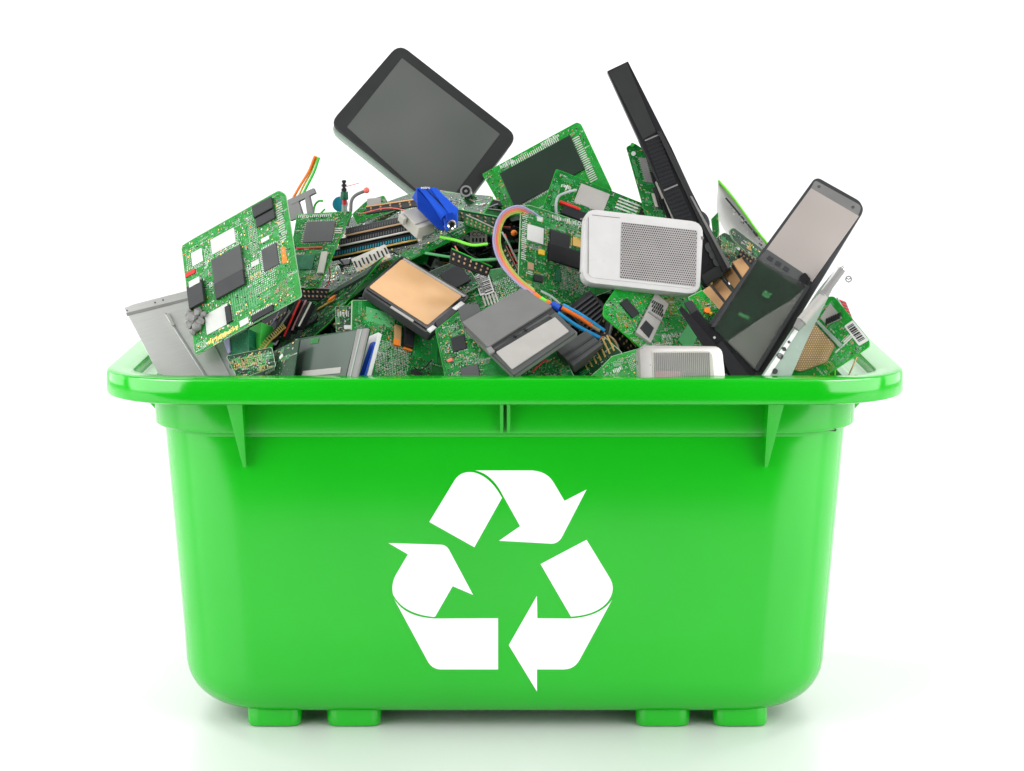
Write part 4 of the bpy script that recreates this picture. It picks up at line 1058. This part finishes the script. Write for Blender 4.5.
for i in range(26):
    t = i / 26; c = at(731 + t * 36 + rd.uniform(-2, 2), 206 + t * 46 + rd.uniform(-2, 3), .272 - t * .03) - r0.location
    s = rd.uniform(.7, 1.8) * .001; t_ = bmesh.new(); bmesh.ops.create_cube(t_, size=s)
    for v in t_.verts: v.co = v.co + c
    merge(bm, t_, rd.choice((0, 1, 2, 3)))
put('solder_bit', bm, ['chip', 'solder', 'tan_part', 'white_plastic'], r0)
pcb('board_fragment', 'small dark green rounded board blade in front of the curved pale shard', 'board fragment', (730, 230), (764, 252), (728, 240), 2.6, .5, 85, 'pcb_dark',
    outline=[(729, 230), (733, 227), (748, 238), (766, 252), (764, 262), (748, 254), (733, 240)], rnd=3, dens=1.2, Y=.235)
pcb('board_fragment', 'narrow upright green blade between black bar and curved pale shard', 'board fragment', (710, 215), (718, 212), (712, 245), 1.0, .3, 86, 'pcb_bright',
    outline=[(711, 219), (718, 212), (719, 232), (714, 246)], rnd=1, dens=.6, Y=.27)
pcb('board_fragment', 'brown speckled scrap of board above the topmost copper slat', 'board fragment', (714, 235), (752, 250), (716, 262), .6, .8, 87, 'pcb_dark', dens=1.6, Y=.25,
    outline=[(713, 240), (724, 232), (740, 240), (758, 256), (740, 268), (722, 262)], zones=[('dots', 728, 248, 16, 12, 7, 2.4)])
# ------------------------------------------------------------------ tilted phone (two-part slab)
T = Flat('tilted_phone', 'large tilted phone slab with a mirror grey upper screen and greenish lower screen', 'phone', (815, 180), (863, 208), (698, 325), 5.5, .55, Y=.185)
T.part('casing', [(814, 179), (819, 178), (860, 201), (864, 210), (758, 384), (707, 326)], -.005, 0, 'dark_grey', .0010, rnd=[3, 3, 5, 5, 2, 2], smooth=True)
T.part('top_bezel', [(815, 180), (862, 206), (857, 218), (810, 190)], .0001, .0008, 'grey_plastic', .0004, rnd=[3, 5, 1, 1])
for x, y in ((819, 186.5), (853, 207)): T.disc('camera_hole', x, y, 1.5, .0006, .0014, 'chrome', 12, inner=.8)
T.part('upper_screen', [(811, 188), (859, 216), (812, 282), (766, 250)], .0001, .0009, 'phone_screen', .0002)
T.part('button_bar', [(767, 249), (808, 276), (803, 290), (757, 260)], .0001, .0013, 'chip_grey', .0004)
T.multi('key', [[(769 + i * 8, 255 + i * 5.2), (774 + i * 8, 258.3 + i * 5.2), (771.4 + i * 8, 262 + i * 5.2), (766.4 + i * 8, 258.6 + i * 5.2)] for i in range(3)], .0013, .0018, 'dark_grey', .0002)
T.part('home_button', [(800, 276), (805, 272), (811, 279), (808, 287), (798, 284)], .0010, .0028, 'black_plastic', .0006, rnd=2)
T.part('green_reflection_panel', [(757, 259), (806, 286), (790, 300), (760, 318), (727, 341), (712, 326)], .0001, .0006, 'pcb_dark', 0)  # green panel added under the glass, imitating soft screen reflections
T.part('grey_reflection_panel', [(806, 287), (756, 370), (727, 342), (760, 319), (790, 301)], .0001, .0007, 'light_grey', 0)  # paler panel added beside it, the grey part of the imitated reflection
T.multi('pale_reflection_patch', [[(765, 290), (772, 294), (768, 299), (761, 295)], [(740, 312), (750, 317), (748, 320), (738, 315)]], .0007, .0012, 'trace_pale')  # pale patches added to the same imitated reflection
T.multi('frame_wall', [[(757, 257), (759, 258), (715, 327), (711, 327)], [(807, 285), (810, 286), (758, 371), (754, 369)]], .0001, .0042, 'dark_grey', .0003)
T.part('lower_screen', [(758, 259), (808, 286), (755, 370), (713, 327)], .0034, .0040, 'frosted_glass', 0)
T.part('bottom_bezel', [(690, 315), (697, 310), (712, 326), (753, 366), (757, 388), (744, 388)], -.005, .0012, 'black_plastic', .0006)
T.multi('mark', [[(713, 337), (715, 336), (716, 338), (714, 339)]], .0013, .0015, 'silk')
# white case along its right side
T = Flat('white_case', 'pale glossy casing with a green tinge along the right edge of the tilted phone', 'casing', (838, 262), (848, 268), (752, 385), 6.6, .5, Y=.148)
T.part('shell', [(818, 290), (838, 266), (842, 270), (808, 338), (786, 388), (752, 390)], -.007, 0, 'pale_green', .0014, rnd=3)
T.multi('edge_face', [[(836, 268), (839, 267), (762, 388), (755, 388)]], -.004, .0012, 'white_plastic', .0004)
for (x, y, r) in ((780, 356, 3.6), (784, 349, 2.6), (775, 371, 3), (789, 342, 1.9)): T.disc('rubber_plug', x, y, r, -.001, .0012, 'dark_grey', 16)
# stylus in two sections
def cyl(name, a, b, Ya, Yb, ra, rb, mat, root, n=20):
    A, B = at(a[0], a[1], Ya) - root.location, at(b[0], b[1], Yb) - root.location; bm = bmesh.new()
    P = [A, A.lerp(B, .02), A.lerp(B, .98), B]; tube_bm(bm, P, [ra * .0008, ra * .001, rb * .001, rb * .0008], 0, n); return put(name, bm, mat, root, True)
r0 = line_thing('stylus', 'grey white two-section stylus lying against the pale casing at the right', 'stylus', None, at(798, 326, .06))
cyl('barrel', (801, 322), (824, 295), .060, .073, 5.6, 5.0, 'light_grey', r0); cyl('collar', (822, 297), (825, 293), .072, .0745, 5.2, 4.9, 'mid_grey', r0)
cyl('tip', (824, 294), (843, 269), .074, .087, 3.9, 3.2, 'mid_grey', r0); cyl('cap', (842, 270), (845, 267), .0865, .0885, 3.5, 2.0, 'chrome', r0)
cyl('foot', (796, 329), (801, 322), .057, .060, 3.6, 5.2, 'mid_grey', r0)
# tiny ring screw beyond the stylus, on the tip of a hair-thin lead
r0 = line_thing('washer', 'tiny dark ring on a hair-thin lead beside the stylus tip', 'washer', None, at(848.5, 279, .15))
bm = bmesh.new()
bmr = []
n = 20
for (r, y) in ((.0036, 0), (.0036, -.001), (.0024, -.001), (.0024, 0)): bmr.append([bm.verts.new((r * math.cos(2 * math.pi * k / n), y, r * math.sin(2 * math.pi * k / n))) for k in range(n)])
for i in range(4):
    a, b = bmr[i], bmr[(i + 1) % 4]
    for k in range(n): bm.faces.new((a[k], a[(k + 1) % n], b[(k + 1) % n], b[k]))
put('ring', bm, 'steel', r0, True)
bm = bmesh.new(); tube_bm(bm, [(-.0022, 0, .0008), (0, -.0004, -.0003), (.0022, 0, .0008)], .00045, 0, 6); put('bar', bm, 'hole', r0, True)
wire('lead', [(848.5, 282.4, .15), (846, 290, .15), (838, 300, .15)], .16, 'grey_wire', r0)
# right-hand board with gold grid, barcode
T = pcb('circuit_board', 'green board with gold dotted chip and barcode sticker at the right end', 'circuit board', (822, 300), (868, 350), (780, 340), 3.0, .55, 91, 'pcb_bright',
    outline=[(826, 297), (834, 296), (869, 339), (870, 346), (846, 362), (812, 384), (778, 388), (790, 350)], rnd=3, dens=1.3, Y=.125,
    zones=[('glyphs', 846, 340, 4, 30, 3)], edge='edge_green')
G = T.part('grid_array_chip', [(813, 322), (835, 345), (826, 362), (800, 372), (785, 366), (789, 352)], .0001, .0018, 'tan_part', .0003, label='brown chip with a grid of gold dots', rnd=3)
bm = bmesh.new()
gp = [(813, 323), (834, 345.5), (825, 361), (800, 371), (786.5, 365), (790, 352)]
for i in range(24):
    for j in range(24):
        px, py = 780 + i * 2.35 + (j % 2) * 1.1, 320 + j * 2.2
        if inside(px, py, gp):
            x, y = T.loc(px, py, .0022); prism_bm(bm, [(x + .00055 * math.cos(k * math.pi / 3), y + .00055 * math.sin(k * math.pi / 3)) for k in range(6)], .0018, .0024)
put('gold_dots', bm, 'sand', G)
T.part('metal_strip', [(815, 321), (818, 320), (842, 344), (839, 347)], 0, .003, 'pale_green', .0004)
T.part('shield', [(820, 318), (830, 303), (842, 318), (827, 325)], 0, .0012, 'light_grey', .0003)
T.multi('comb', [[(825 + i * 2.2, 324.5 - i * 1.0), (826.3 + i * 2.2, 324 - i * 1.0), (827.3 + i * 2.2, 318 - i * 1.0), (826 + i * 2.2, 318.4 - i * 1.0)] for i in range(7)], .0013, .003, 'chip', 0)
st = T.part('sticker', [(844, 326), (853, 320), (869, 340), (859, 346)], .0006, .0010, 'sticker', 0, rnd=1.5)
def L2(a, b, c, d, s, t): return lerp(lerp(a, b, s), lerp(d, c, s), t)
a, b, c, d = (846, 327), (853, 322.5), (866.5, 339.5), (859, 343.5); rd = random.Random(3); polys = []; t = .02
while t < .96:
    w_ = rd.choice((.03, .05, .08)); polys.append([L2(a, b, c, d, .08, t), L2(a, b, c, d, .92, t), L2(a, b, c, d, .92, t + w_), L2(a, b, c, d, .08, t + w_)]); t += w_ + rd.choice((.03, .05))
T.multi('barcode', polys, .0011, .0013, 'hole', parent=st)
T = Flat('pin_strip', 'short red and white striped pin strip behind the barcode sticker', 'connector', (836, 297), (843, 300), (846, 318), 2.2, .4, Y=.15)
T.part('housing', [(837, 297), (846, 301), (853, 318), (848, 320)], -.003, 0, 'white_plastic', .0004)
T.multi('stripe', [[(839.5 + i * 1.8, 299.5 + i * 3.2), (846 + i * 1.2, 302 + i * 3), (846.5 + i * 1.2, 303.2 + i * 3), (840 + i * 1.8, 301 + i * 3.2)] for i in range(6)], .0001, .0006, 'red_plastic')
T.multi('stripe', [[(840.4 + i * 1.8, 301.3 + i * 3.2), (846.6 + i * 1.2, 303.6 + i * 3), (847 + i * 1.2, 304.4 + i * 3), (840.8 + i * 1.8, 302.2 + i * 3.2)] for i in range(5)], .0001, .0006, 'hole')
# slim props under that board
for (a, b, m, lab) in (((829, 362, .10), (829, 386, .10), 'tan_part', 'tan'), ((835, 360, .10), (835, 386, .10), 'lime_wire', 'lime green'), ((857, 357, .12), (843, 388, .11), 'copper_tan', 'copper brown slanting')):
    o = wire('thin_rod', [a, tuple((p + q) / 2 for p, q in zip(a, b)), b], .8, m); tag(o, 'thin %s rod under the board at the right end of the bin' % lab, 'rod')
# ------------------------------------------------------------------ small ribbed white device at the front rim
T = Flat('ribbed_device', 'small white device with a finely ribbed grille, half sunk behind the front rim', 'device', (640, 346), (718, 347), (643, 388), 5.2, .35, Y=.088)
T.part('casing', [(639, 345), (722, 346), (727, 392), (641, 392)], -.014, 0, 'silver_case', .0025, rnd=[7, 9, 0, 0], smooth=True)
T.part('grille', [(652, 351), (712, 351), (716, 392), (654, 392)], .0001, .0009, 'off_white', .0002, rnd=[2, 6, 0, 0])
T.multi('rib', [[(654 + i * 1.95, 352.5), (654.9 + i * 1.95, 352.5), (656.2 + i * 1.95, 391), (655.3 + i * 1.95, 391)] for i in range(29)], .0010, .0016, 'mid_grey')
T.part('pink_label', [(655, 371), (681, 371), (682, 391), (656, 391)], .0006, .0013, 'pink_wire', 0)
T = Flat('black_strut', 'dark strut wedged between the ribbed white device and the tilted phone', 'strut', (722, 352), (730, 350), (742, 384), 3.2, .6, Y=.10)
T.part('strut', [(716, 345), (722, 341), (760, 388), (736, 388)], -.006, 0, 'black_plastic', .0008)
# ------------------------------------------------------------------ thin cards and loose leads in the gaps
def card(q, mat, rim, lab, Y, lay=0, lean=.8, name='thin_card', cat='card'):
    T = Flat(name, lab, cat, q[0], q[1], q[3], lay, lean, Y)
    T.part('card', q, -.0022, 0, mat, .0003)
    T.multi('rim', [[q[0], q[1], (q[1][0] + .3, q[1][1] + 1.1), (q[0][0] + .3, q[0][1] + 1.1)]], 0, .0009, rim)
    k = 7; polys = []
    for i in range(k):
        for j in range(2): polys.append(T.rect(*(lerp(lerp(q[0], q[1], (i + .5) / k), lerp(q[3], q[2], (i + .5) / k), .35 + .35 * j)), 1.6, 1.8))
    T.multi('component', polys, .0001, .0011, 'solder' if i % 2 else 'tan_part')
    return T
card([(440, 205), (498, 216), (496, 226), (446, 218)], 'pcb_dark', 'trace_pale', 'narrow dark board on edge, right of the blue box', .235, 1.5)
card([(452, 248), (492, 266), (488, 276), (450, 262)], 'black_plastic', 'edge_green', 'short black card with a green rim, below the white two-row connector', .17, 1.2)
card([(466, 214), (496, 228), (494, 236), (464, 224)], 'pcb_green', 'off_white', 'small green card with a cream rim, above the white two-row connector', .215, 1)
card([(506, 246), (524, 282), (516, 284), (500, 252)], 'pcb_dark', 'coral', 'small dark card with a coral rim, inside the lower rainbow cable arch', .185, .5)
card([(366, 206), (432, 196), (436, 203), (366, 214)], 'dark_grey', 'copper_tan', 'dark card with a copper rim above the three memory slots', .275, 1.2)
card([(296, 286), (330, 288), (326, 300), (300, 300)], 'black_plastic', 'light_grey', 'black card with a grey rim at the right corner of the large left board', .185, 1.0)
card([(262, 318), (288, 302), (284, 330), (262, 344)], 'black_plastic', 'pcb_teal', 'black card with a teal rim directly under the large left board', .16, .5)
card([(606, 310), (636, 346), (628, 352), (600, 322)], 'black_plastic', 'copper_tan', 'black card with a copper rim, right of the blue cable sleeves', .135, 1.6)
card([(330, 322), (352, 300), (360, 306), (338, 332)], 'pcb_dark', 'edge_green', 'small dark board with a green rim, above the smoked panel', .16, 1.2)
card([(742, 246), (766, 262), (760, 272), (738, 256)], 'chip', 'pcb_green', 'small dark card with a green rim between curved shard and tilted phone', .235, 1.0)
leads = [([(300, 236, .225), (322, 252, .215), (330, 276, .20), (320, 300, .18)], 'red_plastic', 'thin red lead drooping over the board with the square grey chip'),
    ([(352, 246, .22), (372, 256, .21), (392, 252, .21), (408, 262, .2)], 'black_wire', 'thin black lead crossing beside the white pin header'),
    ([(436, 222, .21), (452, 236, .195), (470, 254, .18), (486, 262, .175)], 'black_wire', 'thin black lead hanging below the silver screw'),
    ([(455, 246, .18), (464, 262, .17), (470, 272, .165)], 'coral', 'short coral lead between the teal strip and the black chip board'),
    ([(505, 234, .2), (512, 252, .185), (524, 274, .17), (530, 284, .16)], 'red_plastic', 'thin red lead inside the rainbow cable arch'),
    ([(592, 300, .145), (606, 318, .13), (614, 338, .118), (632, 352, .105)], 'black_wire', 'thin black lead right of the coral cable sleeve'),
    ([(284, 300, .17), (276, 318, .155), (262, 336, .14), (250, 350, .13)], 'lavender_wire', 'thin lavender lead under the large left board'),
    ([(420, 205, .26), (452, 200, .27), (480, 208, .27), (498, 204, .275)], 'grey_wire', 'thin grey lead running behind the blue box'),
    ([(360, 214, .25), (388, 208, .25), (412, 212, .24)], 'coral', 'thin coral lead above the uppermost memory slot'),
    ([(548, 214, .225), (560, 232, .215), (582, 238, .205)], 'green_wire', 'thin green lead curling beside the white perforated device'),
    ([(730, 252, .235), (744, 262, .225), (752, 276, .21)], 'gold', 'thin gold lead across the topmost copper slat'),
    ([(532, 372, .085), (548, 360, .09), (560, 372, .085), (566, 384, .08)], 'red_plastic', 'thin red looped lead at the rim below the folding device'),
    ([(392, 372, .095), (404, 362, .1), (420, 370, .095), (432, 360, .1)], 'black_wire', 'thin black looped lead at the rim below the tan panel')]
for pts, m, lab in leads:
    o = wire('loose_wire', pts, .7, m); tag(o, lab, 'wire')
# ------------------------------------------------------------------ camera, light
cam = bpy.data.cameras.new('Camera'); co = bpy.data.objects.new('Camera', cam); COL.objects.link(co)
co.location = CAM; co.rotation_euler = (math.radians(90), 0, 0)
cam.sensor_width = 36; cam.lens = 36 * D / 1.024; cam.shift_y = -(385.5 - HOR) / 1024
cam.clip_end = 60; cam.clip_start = .05
scene.camera = co
w = bpy.data.worlds.new('World'); scene.world = w; w.use_nodes = True
bg = w.node_tree.nodes['Background']; bg.inputs['Color'].default_value = (1, 1, 1, 1); bg.inputs['Strength'].default_value = .07

def area(name, loc, target, sx, sy, power, col=(1, 1, 1)):
    l = bpy.data.lights.new(name, 'AREA'); l.shape = 'RECTANGLE'; l.size = sx; l.size_y = sy; l.energy = power; l.color = col
    o = bpy.data.objects.new(name, l); COL.objects.link(o); o.location = loc
    d = Vector(target) - Vector(loc); o.rotation_euler = d.to_track_quat('-Z', 'Y').to_euler()
    return o
area('softbox_top', (-.5, -.4, 2.5), (0, .2, .3), 1.1, .9, 11)
area('softbox_side', (-1.25, -.62, .72), (0, .15, .25), 1.8, 1.4, 34)
area('softbox_side', (1.25, -.62, .72), (0, .15, .25), 1.8, 1.4, 34)
area('softbox_front', (0, -3.0, 2.3), (0, 0, .3), 1.6, .9, 1.5)
area('softbox_rear', (-1.75, 1.0, .8), (0, .3, .3), 1.4, 1.4, 16)
area('softbox_rear', (1.75, 1.0, .8), (0, .3, .3), 1.4, 1.4, 16)
area('softbox_background', (-1.5, 1.3, 2.6), (0, 3.4, 1.0), 1.8, .8, 85)
area('softbox_background', (1.5, 1.3, 2.6), (0, 3.4, 1.0), 1.8, .8, 85)
vs = scene.view_settings
scene.display_settings.display_device = 'sRGB'
vs.view_transform = 'Standard'; vs.look = 'None'; vs.gamma = 1; vs.use_curve_mapping = False; vs.exposure = 0
